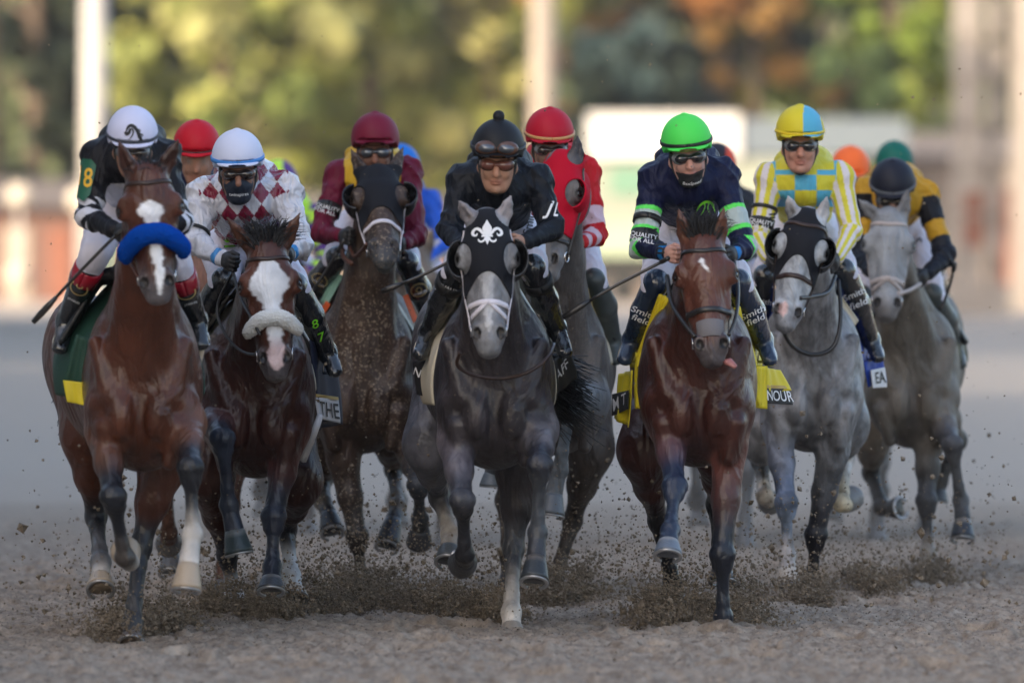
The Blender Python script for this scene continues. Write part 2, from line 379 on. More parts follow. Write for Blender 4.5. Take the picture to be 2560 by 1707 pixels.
# ------------------------------------------------------------------ background, far beyond the focus
def Bx(x, Y): return (x-1280)*Y/F
def Bz(y, Y): return CAMZ-(y-HOR)*Y/F
def leafmat(name, c): return mat(name, c, rough=.7, spec=.2, var=.35, vscale=1.2)
BARK = mat('bark', (.10,.07,.05), rough=.9, bump=.5, bscale=9)
def tree(name, px, Y, top, wid, cols, label, seed, low=.12, n=2600, size=.55, dens=1.0, group='trees beyond the race track', lean=0):
    rng = np.random.RandomState(seed); x0 = Bx(px, Y); H_ = top; W = wid*Y/F/2
    o = empty(name, (x0, Y, 0), label, 'tree', group)
    t = MB(); tr = max(.25, H_*.022)
    t.tube(curve([V3(x0,Y,-.2), V3(x0+lean*.3,Y,H_*.3), V3(x0+lean,Y+.3,H_*.75)], 8), np.linspace(tr, tr*.35, 8), 8)
    for i in range(9):
        z = H_*rng.uniform(.25,.7); a = rng.uniform(0, 6.28); ln = W*rng.uniform(.5,.85)
        t.tube(curve([V3(x0,Y,z), V3(x0+math.cos(a)*ln*.5,Y+math.sin(a)*ln*.5,z+ln*.35), V3(x0+math.cos(a)*ln,Y+math.sin(a)*ln,z+ln*.75)], 6), np.linspace(tr*.4, tr*.1, 6), 6)
    t.build('trunk', BARK, o)
    nc = int(34*dens); cl = []
    for i in range(nc):
        z = H_*(low+(1-low)*rng.uniform(0,1)**.8); rr = W*math.sqrt(max(.05, 1-((z/H_-.5)/.56)**2)); a = rng.uniform(0, 6.28); q = rr*math.sqrt(rng.uniform(0,1))
        cl.append((x0+math.cos(a)*q, Y+math.sin(a)*q, z, rng.uniform(.12,.26)*W))
    k = n//len(cols)
    for ci, c in enumerate(cols):
        V = []; cs = [cl[i] for i in range(ci, nc, len(cols))]
        ch = rng.randint(0, len(cs), k); C4 = np.array(cs)[ch]
        dd = rng.randn(k,3); dd /= np.linalg.norm(dd, axis=1, keepdims=True); rad = C4[:,3:4]*rng.uniform(.45,1.1,(k,1)); c_ = C4[:,:3]+dd*rad*np.array([1,1,.75])
        u = rng.randn(k,3); u /= np.linalg.norm(u, axis=1, keepdims=True); w_ = np.cross(u, dd); w_ /= np.linalg.norm(w_, axis=1, keepdims=True)+1e-6; s = size*rng.uniform(.5,1.2,(k,1))
        v = np.stack([c_-u*s-w_*s*.5, c_+u*s-w_*s*.5, c_+u*s*.8+w_*s*.6, c_-u*s*.8+w_*s*.6], 1).reshape(-1,3)
        mkmesh('crown', v, np.arange(k*4).reshape(-1,4), leafmat('leaf_%d%d%d' % tuple(int(q*1000) for q in c), c), o, smooth=False)
    return o
YG = [(.244,.252,.074), (.185,.207,.059), (.244,.244,.096)]; DK = [(.02,.03,.022), (.03,.038,.026)]; OR = [(.260,.118,.037), (.186,.105,.031), (.099,.093,.025)]; GR = [(.144,.200,.032), (.208,.248,.048)]
tree('shade_tree', 90, 385, 24, 430, DK, 'very dark tree at the far left, behind the leftmost white post', 1, n=5000, size=.8)  # near-black leaf colours carry the shadow on this crown
tree('shade_tree', 290, 440, 20, 330, DK+[(.06,.07,.05)], 'dark tree between the leftmost white post and the big yellow-green tree', 2, n=4000, size=.8)  # shadow is painted into these leaf colours as well
tree('maple_tree', -30, 350, 26, 180, [(.22,.25,.08),(.13,.16,.05)], 'green tree top in the upper left corner of the picture', 3, low=.5, n=1500)
tree('yellow_tree', 560, 420, 26, 620, YG+[(.12,.15,.04)], 'broad yellow-green tree above the white cap with the blue band', 4, n=8000, size=.7, dens=2.0)
tree('yellow_tree', 930, 435, 24, 560, YG+[(.24,.26,.06)], 'large yellow-green tree behind the maroon helmet', 5, n=8000, size=.7, dens=2.0)
tree('yellow_tree', 1230, 425, 22, 420, [(.22,.23,.06),(.29,.27,.10)], 'yellow-green tree just behind the beige pole in the middle', 6, n=5000, size=.7, dens=1.5)
tree('yellow_tree', 760, 455, 17, 520, [(.13,.16,.05),(.20,.21,.06)], 'olive green tree low between the two broad yellow-green trees', 14, n=5000, size=.7, dens=1.5)
tree('evergreen_tree', 1560, 400, 11.2, 520, DK+[(.03,.05,.05)], 'low dark blue-green tree directly above the white trailer', 7, n=6500, size=.7, dens=1.6, low=.02)
tree('evergreen_tree', 1740, 445, 22, 300, DK+[(.05,.04,.03)], 'tall dark tree between the two orange trees', 8, n=3500, size=.8)
tree('autumn_tree', 1470, 450, 24, 330, OR+[(.12,.14,.05)], 'orange-brown tree right of the beige pole, behind the low dark tree', 9, n=3500, low=.3)
tree('autumn_tree', 1890, 430, 22, 420, OR, 'orange-brown tree with bright gaps above the blue and yellow cap', 10, n=2600, dens=.8)
tree('pine_tree', 2230, 425, 24, 330, GR+[(.05,.08,.03)], 'green tree left of the wide pale column on the right', 11, n=5500, size=.7, dens=1.5)
tree('pine_tree', 2070, 455, 22, 300, GR+DK, 'darker green tree half behind the orange-brown tree with bright gaps', 12, n=4000, size=.7)
tree('shade_tree', 2500, 470, 21, 420, [(.16,.18,.08),(.10,.12,.06)], 'pale green tree behind the wide pale column at the right edge', 13, n=3500)
for i, (px_, s_) in enumerate([(-300,1),(2900,2)]):
    tree('shade_tree', px_, 430, 22, 700, GR, ['green tree beyond the left edge','green tree beyond the right edge'][i], 20+i, n=3000, size=.9)
rngw = np.random.RandomState(77)
V = []; k = 26000; xx = rngw.uniform(-75, 75, k); yy = rngw.uniform(500, 530, k); zz = rngw.uniform(0, 1, k)**.8*(19+5*vnoise(xx*.12, xx*0, 9)); c_ = np.stack([xx,yy,zz],1)
u = rngw.randn(k,3); u /= np.linalg.norm(u,axis=1,keepdims=True); w_ = np.cross(u, rngw.randn(k,3)); w_ /= np.linalg.norm(w_,axis=1,keepdims=True); s = rngw.uniform(.5,1.3,(k,1))
v = np.stack([c_-u*s-w_*s*.6, c_+u*s-w_*s*.6, c_+u*s+w_*s*.6, c_-u*s+w_*s*.6],1).reshape(-1,3)
wood = mkmesh('far_wood', v, np.arange(k*4).reshape(-1,4), leafmat('leaf_far', (.10,.12,.06)), None, smooth=False); wood['kind'] = 'stuff'; wood['label'] = 'far wood closing the view behind the trees'; wood['category'] = 'wood'

POSTW = mat('post_white', (.40,.385,.37), rough=.5); BEIGE = mat('pole_beige', (.26,.22,.185), rough=.7); TAN = mat('tan_earth', (.27,.20,.145), rough=.95, var=.2, vscale=.3)
def pole(x, Y, y_top, r, m, label, base=.5, top=None):
    o = empty('pole', (Bx(x,Y), Y, 0), label, 'pole', 'poles behind the race'); h = Bz(y_top, Y)
    MB().tube([V3(Bx(x,Y),Y,0), V3(Bx(x,Y),Y,h)], [r*1.15, r], 14).build('shaft', m, o)
    MB().tube([V3(Bx(x,Y),Y,0), V3(Bx(x,Y),Y,base), V3(Bx(x,Y),Y,base+.2)], [r*2.2, r*2.0, r*1.3], 14).build('footing', m, o); return o
pole(236, 300, -60, .40, POSTW, 'white post at the left, behind the white helmet with the emblem')
pole(1358, 330, -60, .46, BEIGE, 'beige pole in the middle, above the red helmet with the gold band')
# wide pale column with panels
o = empty('column', (Bx(2475,260), 260, 0), 'wide pale column at the right edge of the picture', 'column'); x0 = Bx(2388,260); x1 = Bx(2505,260); z1 = Bz(-80,260)
CREAM = mat('cream_render', (.33,.285,.25), rough=.85, var=.12, vscale=1.5); BRICK = mat('red_brick', (.22,.09,.06), rough=.9, var=.2, vscale=3)
xm = x0+(x1-x0)*.56
MB().box((x0,260,0),(xm,261.4,z1)).build('shaft', CREAM, o, smooth=False); MB().box((xm+.22,260.2,0),(x1,261.3,z1)).build('shaft', CREAM, o, smooth=False)
MB().box((x0-.25,259.7,0),(x1+.25,261.7,.9)).build('plinth', CREAM, o, smooth=False)
for i in range(7): MB().box((x0-.04,259.94,1.6+i*1.3),(x1+.04,261.46,1.7+i*1.3)).build('joint_band', BEIGE, o, smooth=False)
MB().box((x0+.25,259.97,2.0),(x0+.8,260.02,3.6)).build('brick_panel', BRICK, o, smooth=False)
o = empty('column', (Bx(2580,285), 285, 0), 'second pale column cut off by the right edge of the picture', 'column')
MB().box((Bx(2535,285),285,0),(Bx(2640,285),286.2,z1)).build('shaft', CREAM, o, smooth=False); MB().box((Bx(2530,285),284.8,0),(Bx(2645,285),286.4,.8)).build('plinth', CREAM, o, smooth=False)
# long white trailer and its lower parts
Yt = 330; TW = mat('trailer_white', (.62,.61,.60), rough=.4); TBL = mat('trailer_grey_blue', (.13,.16,.19), rough=.5); GREEN = mat('pale_green_panel', (.14,.26,.19), rough=.6); RUB = mat('rubber', (.02,.02,.02), rough=.8)
o = empty('trailer', (Bx(1870,Yt), Yt, 0), 'long white trailer behind the green and the yellow-and-blue caps', 'trailer')
MB().box((Bx(1470,Yt),Yt,Bz(395,Yt)),(Bx(1850,Yt),Yt+3,Bz(284,Yt))).build('front_section', TW, o, smooth=False)
MB().box((Bx(1850,Yt)+.003,Yt+.15,Bz(388,Yt)),(Bx(2270,Yt),Yt+3,Bz(296,Yt))).build('rear_section', TBL, o, smooth=False)
MB().box((Bx(1470,Yt),Yt+.3,Bz(640,Yt)),(Bx(2100,Yt),Yt+2.8,Bz(395,Yt)-.01)).build('lower_wall', mat('pale_wall', (.27,.29,.24), rough=.7), o, smooth=False)
MB().box((Bx(1525,Yt),Yt+.22,Bz(490,Yt)),(Bx(1640,Yt),Yt+.29,Bz(415,Yt))).build('panel', GREEN, o, smooth=False)
MB().box((Bx(1480,Yt),Yt+.24,Bz(640,Yt)),(Bx(1640,Yt),Yt+.29,Bz(560,Yt))).build('panel', mat('pale_green_b', (.35,.42,.30), rough=.7), o, smooth=False)
for i in range(4):
    x = Bx(1560+i*150,Yt); MB().tube([V3(x,Yt+.1,.5),V3(x,Yt+.5,.5)], .5, 18).build('wheel', RUB, o)
MB().box((Bx(1480,Yt),Yt+.35,.9),(Bx(2250,Yt),Yt+2.6,Bz(640,Yt)-.01)).build('chassis', RUB, o, smooth=False)
# sandy bank and barns beyond the turn
o = gridsheet('bank', np.linspace(-60,60,40), np.linspace(350,380,10), lambda x,y: (Bz(470,365))*np.clip((y-350)/22,0,1)**.7*(.88+.25*vnoise(x*.2,y*.2,6))-.3, TAN)
def barn(x0, x1, Y, yt, wallc, label, seed):
    o = empty('barn', (Bx((x0+x1)/2,Y), Y, 0), label, 'barn', 'low barns beyond the turn'); a, b, h = Bx(x0,Y), Bx(x1,Y), Bz(yt,Y)
    MB().box((a,Y,0),(b,Y+6,h)).build('wall', wallc, o, smooth=False)
    MB().add([(a-.4,Y-.6,h+.003),(b+.4,Y-.6,h+.003),(b+.4,Y+3,h+1.1),(a-.4,Y+3,h+1.1),(a-.4,Y+6.6,h+.003),(b+.4,Y+6.6,h+.003)],[(0,1,2,3),(3,2,5,4),(0,3,4),(1,5,2),(0,4,5,1)]).build('roof', mat('barn_roof', (.12,.10,.09), rough=.8), o, smooth=False)
    n = max(2, int((b-a)/1.6)); rg = np.random.RandomState(seed)
    for i in range(n):
        c = a+(i+.5)*(b-a)/n; mm = [mat('door_cream', (.36,.32,.26), rough=.7), BRICK, mat('door_dark', (.05,.05,.06), rough=.7), GREEN][rg.randint(4)]
        MB().box((c-.45,Y-.05,0),(c+.45,Y-.003,h*.8)).build('door', mm, o, smooth=False)
barn(-120, 420, 340, 520, mat('barn_red', (.15,.085,.07), rough=.85), 'low reddish barn at the left edge below the dark trees', 3)
barn(700, 1200, 345, 560, mat('barn_tan', (.24,.19,.145), rough=.85), 'low tan barn behind the maroon and blue helmets', 4)
barn(2230, 2700, 335, 400, mat('barn_pinkish', (.26,.21,.18), rough=.85), 'pale barn with red and cream doors beside the wide column at the right', 8)
GLINTW = mat('glint_white', (.50,.45,.38), rough=.6)  # pale discs on stems, added in place of blurred sun glints
for px_, py_, lb in ((48,490,'white round marker on the left, highest of the three'), (200,500,'white round marker close to the leftmost horse'), (45,690,'white round marker at the left edge, lowest of the three')):
    Ym = 300; o = empty('marker', (Bx(px_,Ym),Ym,0), lb, 'marker', 'white markers by the far rail'); r_ = .40
    MB().tube([V3(Bx(px_,Ym),Ym,0), V3(Bx(px_,Ym),Ym,Bz(py_,Ym)-r_*.9)], .07, 8).build('stem', POSTW, o)
    MB().tube([V3(Bx(px_,Ym),Ym-.12,Bz(py_,Ym)), V3(Bx(px_,Ym),Ym+.12,Bz(py_,Ym))], r_, 24).build('disc', GLINTW, o)
# unseen blocks added left of the frame to keep sun off the track
def shade_stand(name, x0, x1, y0, y1, h, label):
    o = empty(name, ((x0+x1)/2,(y0+y1)/2,0), label, 'grandstand', 'grandstand blocks along the track'); m = mat('shade_stand_wall', (.55,.52,.48), rough=.8); 
    MB().box((x0,y0,0),(x0+10,y1,h)).build('rear_block', m, o, smooth=False); n = 9; t = MB()
    for i in range(n): t.box((x0+10+i*(x1-x0-12)/n+.002,y0,0),(x0+10+(i+1)*(x1-x0-12)/n,y1,h*.62*(1-i/n)+.4))
    t.build('terrace', m, o, smooth=False); MB().box((x0-1,y0-1,h+.003),(x1,y1+1,h+.8)).build('roof', mat('shade_stand_roof', (.2,.2,.2), rough=.7), o, smooth=False)
    for i in range(int((y1-y0)/8)+1): MB().tube([V3(x1-1,y0+i*8,0),V3(x1-1,y0+i*8,h)], .25, 8).build('pillar', m, o)
    return o
shade_stand('grandstand', -48, -20, -25, 70, 27, 'long grandstand with a flat roof outside the left edge')
shade_stand('grandstand', -48, -20, 118, 235, 27, 'separate tall grandstand block beyond the low wing')
shade_stand('grandstand', -48, -20, 73, 114, 14.5, 'low wing between the two tall grandstand blocks')
# ------------------------------------------------------------------ horses
GREY_HOOF = (.10,.10,.105); BEIGE_HOOF = (.42,.33,.24); DARK_HOOF = (.035,.035,.04)
HOOFM = mat('hoof_horn', vcol=True, rough=.38, spec=.5, bump=.3, bscale=80)
SHOE = mat('shoe_metal', (.45,.45,.47), rough=.35, metal=.8)
LEATHER = mat('black_leather', (.018,.016,.016), rough=.35, spec=.6)
BROWNL = mat('brown_leather', (.10,.035,.018), rough=.4, spec=.6)
WHITEL = mat('white_strap', (.70,.66,.72), rough=.5)
BIT = mat('bit_metal', (.6,.6,.62), rough=.2, metal=1)
EYE = mat('horse_eye', (.008,.006,.006), rough=.06, spec=.8)
BLACKV = mat('blinker_shell', (.012,.012,.014), rough=.22, spec=.6)

def hair(name, roots, tips, mid, m, parent, w=.006, jit=.02, seed=1):
    """bundles of thin tapering locks"""
    rng = np.random.RandomState(seed); mb = MB()
    for r, t, q in zip(roots, tips, mid):
        c = curve([r, q+rng.randn(3)*jit*.5, t+rng.randn(3)*jit], 6)
        mb.tube(c, np.linspace(w, w*.25, 6), 3, cap=False)
    return mb.build(name, m, parent)

def hoof(parent, co, so, col, s=1.0, band=None, lift=None):
    """coronet centre -> sole centre, hoof wall flaring to the shoe"""
    ax = nrm(so-co); h = max(np.linalg.norm(so-co), .055)
    fr = V3(0,-1,0); fr = fr-ax*fr.dot(ax)
    if np.linalg.norm(fr) < .25: fr = V3(0,0,-1)-ax*V3(0,0,-1).dot(ax)
    fr = nrm(fr); sd = np.cross(ax, fr); V = []; n = 20; rows = 7; cols = []
    for i in range(rows):
        t = i/(rows-1); r = (.044+.021*t)*s; c = co+ax*h*t+fr*.014*t*s
        if i == 0: r *= .96
        for j in range(n):
            a = 2*math.pi*j/n; ca, sa = math.cos(a), math.sin(a)
            k = 1.08 if ca > 0 else .86
            V.append(c+r*(fr*ca*k+sd*sa)-(ax*.02*max(0,-ca)*t*s)); cols.append(band if (band is not None and i < 2) else col)
    Fc = [(i*n+j, i*n+(j+1)%n, (i+1)*n+(j+1)%n, (i+1)*n+j) for i in range(rows-1) for j in range(n)]
    cs = co+ax*(h-.012)+fr*.012; V.append(cs); cols.append(tuple(q*.5 for q in col)); Fc += [((rows-1)*n+j, (rows-1)*n+(j+1)%n, len(V)-1) for j in range(n)]
    V.append(co); cols.append(col); Fc += [((j+1)%n, j, len(V)-1) for j in range(n)]
    o = mkmesh('hoof', V, Fc, HOOFM, parent, np.array(cols))
    mb = MB(); a = np.radians(np.linspace(-150, 150, 22))
    p = np.array([co+ax*(h+.002)+fr*.014*s+(.056*s)*(fr*math.cos(q)*1.08+sd*math.sin(q)) for q in a])
    mb.band(p, np.array([ax]*22), np.array([nrm(q-(co+ax*h)) for q in p]), .016, .006); mb.build('horseshoe', SHOE, o)
    return o

def horse(d):
    Y0 = d['Y']; S = F/Y0; pt = lambda x, y, dy=0: P(x, y, Y0+dy)
    hz = d.get('h', .008); lo = d.get('lo', False)
    body, pts_, sock0 = d['col'], d['pts'], (.55,.50,.46)
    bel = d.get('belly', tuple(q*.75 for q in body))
    Cc = pt(*d['chest']); R = pt(*d['rump'], 1.5); hw = d['hw']/S; f = Field()
    fl = d.get('flat', 1.0); bx = R-Cc
    g0 = Cc.copy(); g0[1] = Y0
    L = empty('racehorse', (Cc[0], Y0+.8, 0), d['label'], 'horse', d.get('group'))
    # trunk
    E_ = {-1: pt(*d['fore'][0]['p'][0]), 1: pt(*d['fore'][1]['p'][0])}
    f.cone(Cc+V3(0,.38,.02), Cc+bx*.55+V3(0,0,-.0), (hw*1.03,.33), (.285,.33), .05, c=body)
    f.cone(Cc+bx*.55, R+V3(0,-.1,.03), (.285,.32), (.27,.27), .05, c=body)
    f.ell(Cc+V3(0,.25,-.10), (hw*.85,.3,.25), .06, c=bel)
    for s in (-1, 1):
        f.ell(Cc+V3(s*(hw-.115),.26,.06), (.12,.24,.30), .07, c=body)           # shoulder blade
        f.ell(Cc+V3(s*(hw-.105),.10,-.06), (.105,.13,.13), .035, c=body)         # point of shoulder
        f.ell(Cc+V3(s*.088,.055,-.13), (.085,.11,.13), .022, c=body)            # breast muscle
        f.ell(R+V3(s*.13,.02,.05), (.17,.32,.26), .07, c=body)                  # croup
        f.ell(Cc+V3(s*.082,-.040,-.10), (.062,.060,.105), .022, c=body)
        f.cone(E_[s]+V3(0,-.03,.10), E_[s]+V3(s*-.01,-.05,-.06), (.05,.05), (.035,.04), .03, c=body)
        f.cone(Cc+V3(s*(hw-.09),.0,-.14), Cc+V3(s*(hw-.12),.02,-.30), (.05,.06), (.035,.05), .035, c=body)
        f.cone(Cc+V3(s*(hw-.05),.05,.22), Cc+V3(s*(hw-.12),-.02,-.01), (.035,.05), (.05,.05), .04, c=body)
        f.cone(Cc+V3(s*.05,.06,.18), Cc+V3(s*.10,.03,-.02), (.05,.07), (.07,.08), .03, c=body)
    f.cone(Cc+V3(0,-.085,.10), Cc+V3(0,-.085,-.20), .016, .022, .03, sub=True)
    f.cone(Cc+V3(0,.40,.36), Cc+V3(0,.85,.36)+bx*V3(.5,0,.1), (.07,.14), (.10,.12), .10, c=body)  # withers
    # neck
    po, no = pt(*d['poll'], d.get('pdy', -.42)), pt(*d['nose'], d.get('ndy', -.55))
    nb = Cc+V3(0,.26,.22); nw = d.get('neckw', 1.0)
    thr = po+V3(0,.10,-.15); mid = (po+nb)/2+V3(0,.04,-.03)+np.array(d.get('nmid', (0,0,0)))
    neckc = d.get('neckcol', body)
    f.cone(po+V3(0,.06,-.06), mid+V3(0,.03,.02), (.075*nw,.10), (.105*nw,.15), .06, c=neckc)
    f.cone(thr, mid+V3(0,-.03,-.05), (.085*nw,.10), (.105*nw,.14), .06, c=neckc)
    f.cone(mid, nb, (.108*nw,.17), (hw*.80,.24), .07, c=neckc, c2=body)
    f.cone(mid+V3(0,-.06,-.1), Cc+V3(0,.08,.08), (.07*nw,.1), (.12,.12), .09, c=neckc, c2=body)
    for s in (-1, 1):                                                            # neck muscles / jugular groove edges
        f.cone(thr+V3(s*.045,-.01,-.02), Cc+V3(s*.10,.05,.12), (.035,.05), (.065,.07), .045, c=neckc, c2=body)
    # head frame: a down the face, q out of the face, r towards the right of the photograph
    Lh = np.linalg.norm(no-po); k = Lh/.63; a = nrm(no-po); yaw = math.radians(d.get('yaw', 0)); r = V3(math.cos(yaw), math.sin(yaw), 0)
    r = nrm(r-a*r.dot(a)); q = np.cross(r, a); q = q if q[1] < 0 else -q
    ws = d.get('hwid', 1.0); HR = np.stack([r, a, q])
    H = lambda x, y, z: po+r*x*ws+a*y*k+q*z
    def e(x, y, z, rx, ry, rz, kk=.02, c=None, sub=False): f.ell(H(x,y,z), (rx*ws, ry*k, rz), kk, HR, c or hc, sub=sub)
    hc = d.get('headcol', body); mz = d.get('muzcol', tuple(x*.5 for x in body))
    e(0,.055,-.06, .075,.085,.085,.03); e(0,.17,-.035, .098,.13,.075,.03)
    for s in (-1, 1):
        e(s*.093,.195,-.035, .034,.045,.036,.018); e(s*.088,.165,-.012,.025,.035,.02,.015)
        e(s*.055,.18,-.14, .042,.13,.11,.03); e(s*.066,.30,-.06, .020,.09,.022,.02)
        f.cone(H(s*.045,.26,-.10), H(s*.034,.52,-.07), (.040,.045), (.030,.034), .03, c=hc, c2=mz)
    f.cone(H(0,.17,-.015), H(0,.50,-.022), (.060*ws,.05), (.036*ws,.036), .03, u=r, c=hc)
    f.cone(H(0,.24,-.06), H(0,.52,-.06), (.072*ws,.06), (.050*ws,.045), .03, u=r, c=hc)
    mo = d.get('muzzle', mz)
    e(0,.555,-.055, .057,.06,.056,.03,mo); e(0,.605,-.06, .043,.028,.042,.02,mo); e(0,.585,-.115,.032,.04,.03,.02,d.get('chincol', mo)); e(0,.616,-.075,.034,.017,.030,.008,d.get('chincol', mo))
    for s in (-1, 1):
        e(s*.040,.525,-.022, .026,.042,.028,.014,mo)
        f.ell(H(s*.044,.540,.004), (.015*ws,.028*k,.02), .008, HR, (.01,.008,.008), sub=True)
    for s in (-1, 1):                                                             # sockets
        f.ell(H(s*.122,.197,-.020), (.018,.024,.024), .010, HR, sub=True)
    # ears
    earc = d.get('earcol', hc)
    for s, tipxy in zip((-1, 1), d['ears']):
        if tipxy is None: continue
        base = H(s*.058,.012,-.055); tip = pt(tipxy[0], tipxy[1], d.get('pdy', -.42)+d.get('edy', .02)); ax = nrm(tip-base); ln = np.linalg.norm(tip-base)
        out = nrm(V3(s*.5,-1,0)-ax*V3(s*.5,-1,0).dot(ax)); sd = np.cross(ax, out)
        f.cone(base-ax*.02, base+ax*ln*.30, (.032,.026), (.037,.022), .02, u=sd, c=earc)
        f.cone(base+ax*ln*.30, base+ax*ln*.65, (.037,.022), (.025,.015), .012, u=sd, c=earc)
        f.cone(base+ax*ln*.65, tip, (.025,.015), (.004,.004), .010, u=sd, c=earc)
        f.cone(base+ax*ln*.22+out*.026, base+ax*ln*.62+out*.022, (.018,.014), (.010,.009), .008, u=sd, sub=True)
    nhead = len(f.p)
    # legs
    lr = d.get('lr', 1.0)*1.08
    hoofs = []
    for i, lg in enumerate(d['fore']):
        E, K, T, Co, So = [pt(*v) for v in lg['p']]; s = -1 if i == 0 else 1
        c1 = lg.get('c', pts_); ck = lg.get('sock', c1); u0 = (1,0,0); kc = lg.get('knee', c1); up = lg.get('up', body)
        Sh = Cc+V3(s*(hw-.11),.14,-.10)
        f.cone(Sh, E, (.095,.12), (.075*lr,.10), .06, c=body, c2=up)
        M = E*.5+K*.5; m2 = E*.18+K*.82
        f.cone(E, M, (.074*lr,.09), (.058*lr,.066), .035, c=up, c2=tuple(.5*np.array(up)+.5*np.array(kc)))
        f.cone(M, m2, (.058*lr,.066), (.043*lr,.046), .03, c=tuple(.45*np.array(up)+.55*np.array(kc)), c2=kc)
        f.cone(E+V3(s*.02,0,0), M+V3(s*.018,-.012,.02), (.045,.06), (.03,.035), .03, c=up)
        f.cone(m2, K, (.042*lr,.046), (.050*lr,.050), .015, c=kc); f.ell(K+V3(0,-.006,0), (.058*lr,.050,.052), .012, c=kc)
        f.ell(K+nrm(T-K)*.05, (.046*lr,.044,.045), .018, c=c1)
        A = K*.7+T*.3; B = K*.25+T*.75
        f.cone(K, A, (.042*lr,.044), (.029*lr,.036), .015, c=c1); f.cone(A, B, (.027*lr,.030), (.026*lr,.030), .012, c=c1, c2=c1); f.cone(A+V3(0,.022,0), B+V3(0,.022,0), .016, .016, .010, c=c1, c2=c1)
        f.cone(B, T, (.027*lr,.034), (.037*lr,.042), .015, c=ck); f.ell(T, (.042*lr,.046,.040), .012, c=ck)
        f.ell(T+V3(0,.03,-.01), (.026,.03,.03), .02, c=ck)
        f.cone(T, Co, (.034*lr,.036), (.042*lr,.042), .02, c=ck, c2=lg.get('past', ck)); hoofs.append((Co, So, lg))
    for i, lg in enumerate(d['hind']):
        St, K, T, Co, So = [pt(*v) for v in lg['p']]; s = -1 if i == 0 else 1
        c1 = lg.get('c', pts_); ck = lg.get('sock', c1); kc = lg.get('knee', c1); up = lg.get('up', body)
        Hp = R+V3(s*.12,.05,-.02)
        f.cone(Hp, St, (.15,.24), (.105*lr,.15), .07, c=body, c2=up)
        M = St*.5+K*.5; m2 = St*.15+K*.85
        f.cone(St, M, (.105*lr,.15), (.070*lr,.095), .04, c=up); f.cone(M, m2, (.070*lr,.095), (.040*lr,.05), .03, c=up, c2=kc)
        f.cone(m2, K, (.040*lr,.05), (.044*lr,.058), .02, c=kc); f.ell(K, (.045*lr,.062,.065), .018, c=kc)
        f.ell(K+V3(0,.05,.03), (.026,.035,.04), .02, c=kc)
        A = K*.75+T*.25; B = K*.25+T*.75
        f.cone(K, A, (.042*lr,.052), (.034*lr,.04), .02, c=c1); f.cone(A, B, (.033*lr,.04), (.031*lr,.038), .015, c=c1, c2=ck)
        f.cone(B, T, (.032*lr,.038), (.040*lr,.042), .02, c=ck); f.ell(T, (.043*lr,.046,.045), .018, c=ck)
        f.cone(T, Co, (.035*lr,.036), (.042*lr,.042), .02, c=ck, c2=lg.get('past', ck)); hoofs.append((Co, So, lg))
    v, fc = f.mesh(hz)
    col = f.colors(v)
    def hl(v): w_ = v-po; return np.stack([w_@r/ws, w_@a/k, w_@q], 1)
    if not lo:
        h = hl(v); inh = (np.abs(h[:,0]) < .2) & (h[:,1] > -.05) & (h[:,1] < .68) & (np.abs(h[:,2]) < .2)
        for s in (-1, 1):                                                        # darker nostrils, lids, ear insides
            n_ = inh & (((h[:,0]-s*.044)/.016)**2+((h[:,1]-.540)/.028)**2+((h[:,2]+.008)/.03)**2 < 1); col[n_] = (.012,.009,.009)
            n_ = inh & (((h[:,0]-s*.118)/.030)**2+((h[:,1]-.197)/.030)**2+((h[:,2]+.025)/.035)**2 < 1); col[n_] *= .35
        mk = d.get('mark')
        if mk:
            x, y = h[:,0], h[:,1]; front = inh & (h[:,2] > -.09)
            ys = [m_[0] for m_ in mk['pts']]; cx = np.interp(y, ys, [m_[1] for m_ in mk['pts']]); wd = np.interp(y, ys, [m_[2] for m_ in mk['pts']])
            rag = .010*(vnoise(y*60+x*25, y*0+3, 5)-.5)+.005*(vnoise(y*150, x*120, 6)-.5)
            t = np.clip((wd+rag-np.abs(x-cx))/.009+.5, 0, 1)*front*(y > ys[0])*(y < ys[-1])
            mc = np.array(mk.get('c', (.72,.72,.74)))[None]*np.ones((len(v), 1))
            if 'c2' in mk: tt = np.clip((y-mk['c2y'])/.06, 0, 1)[:,None]; mc = mc*(1-tt)+np.array(mk['c2'])*tt
            col = col*(1-t[:,None])+mc*t[:,None]
        if 'paint' in d: col = d['paint'](h, v, col, inh)
    b = mkmesh('body', v, fc, d['mat'], L, col)
    if not d.get('nohoof'):
        for Co, So, lg in hoofs: hoof(L, Co, So, lg.get('hoof', GREY_HOOF), 1.05*d.get('lr', 1.0), lg.get('band'))
    X = dict(d=d, f=f, hf=None, H=H, r=r, a=a, q=q, po=po, k=k, ws=ws, L=L, body=b, Cc=Cc, R=R, pt=pt, hw=hw, bx=bx, HR=HR, hz=hz)
    hf = Field(); hf.p = f.p[:]; X['hf'] = hf
    if not lo:
        for s in (-1, 1):
            mb = MB(); c0 = H(s*.100,.197,-.032); vv = []; n = 12
            for i in range(7):
                for j in range(n):
                    th = math.pi*i/6; ph = 2*math.pi*j/n
                    vv.append(c0+.0225*np.array([math.sin(th)*math.cos(ph), math.sin(th)*math.sin(ph), math.cos(th)]))
            mb.add(vv, [(i*n+j, i*n+(j+1)%n, (i+1)*n+(j+1)%n, (i+1)*n+j) for i in range(6) for j in range(n)]); mb.build('eye', EYE, L)
    # tail
    tl = d.get('tail'); rng = np.random.RandomState(3)
    tr = R+V3(0,.34,.20); te = tr+V3(*(tl or (.08,.5,-.45)))
    N = 420 if not lo else 60; tw = .0075 if not lo else .013; uu = rng.uniform(-1,1,(N,3))
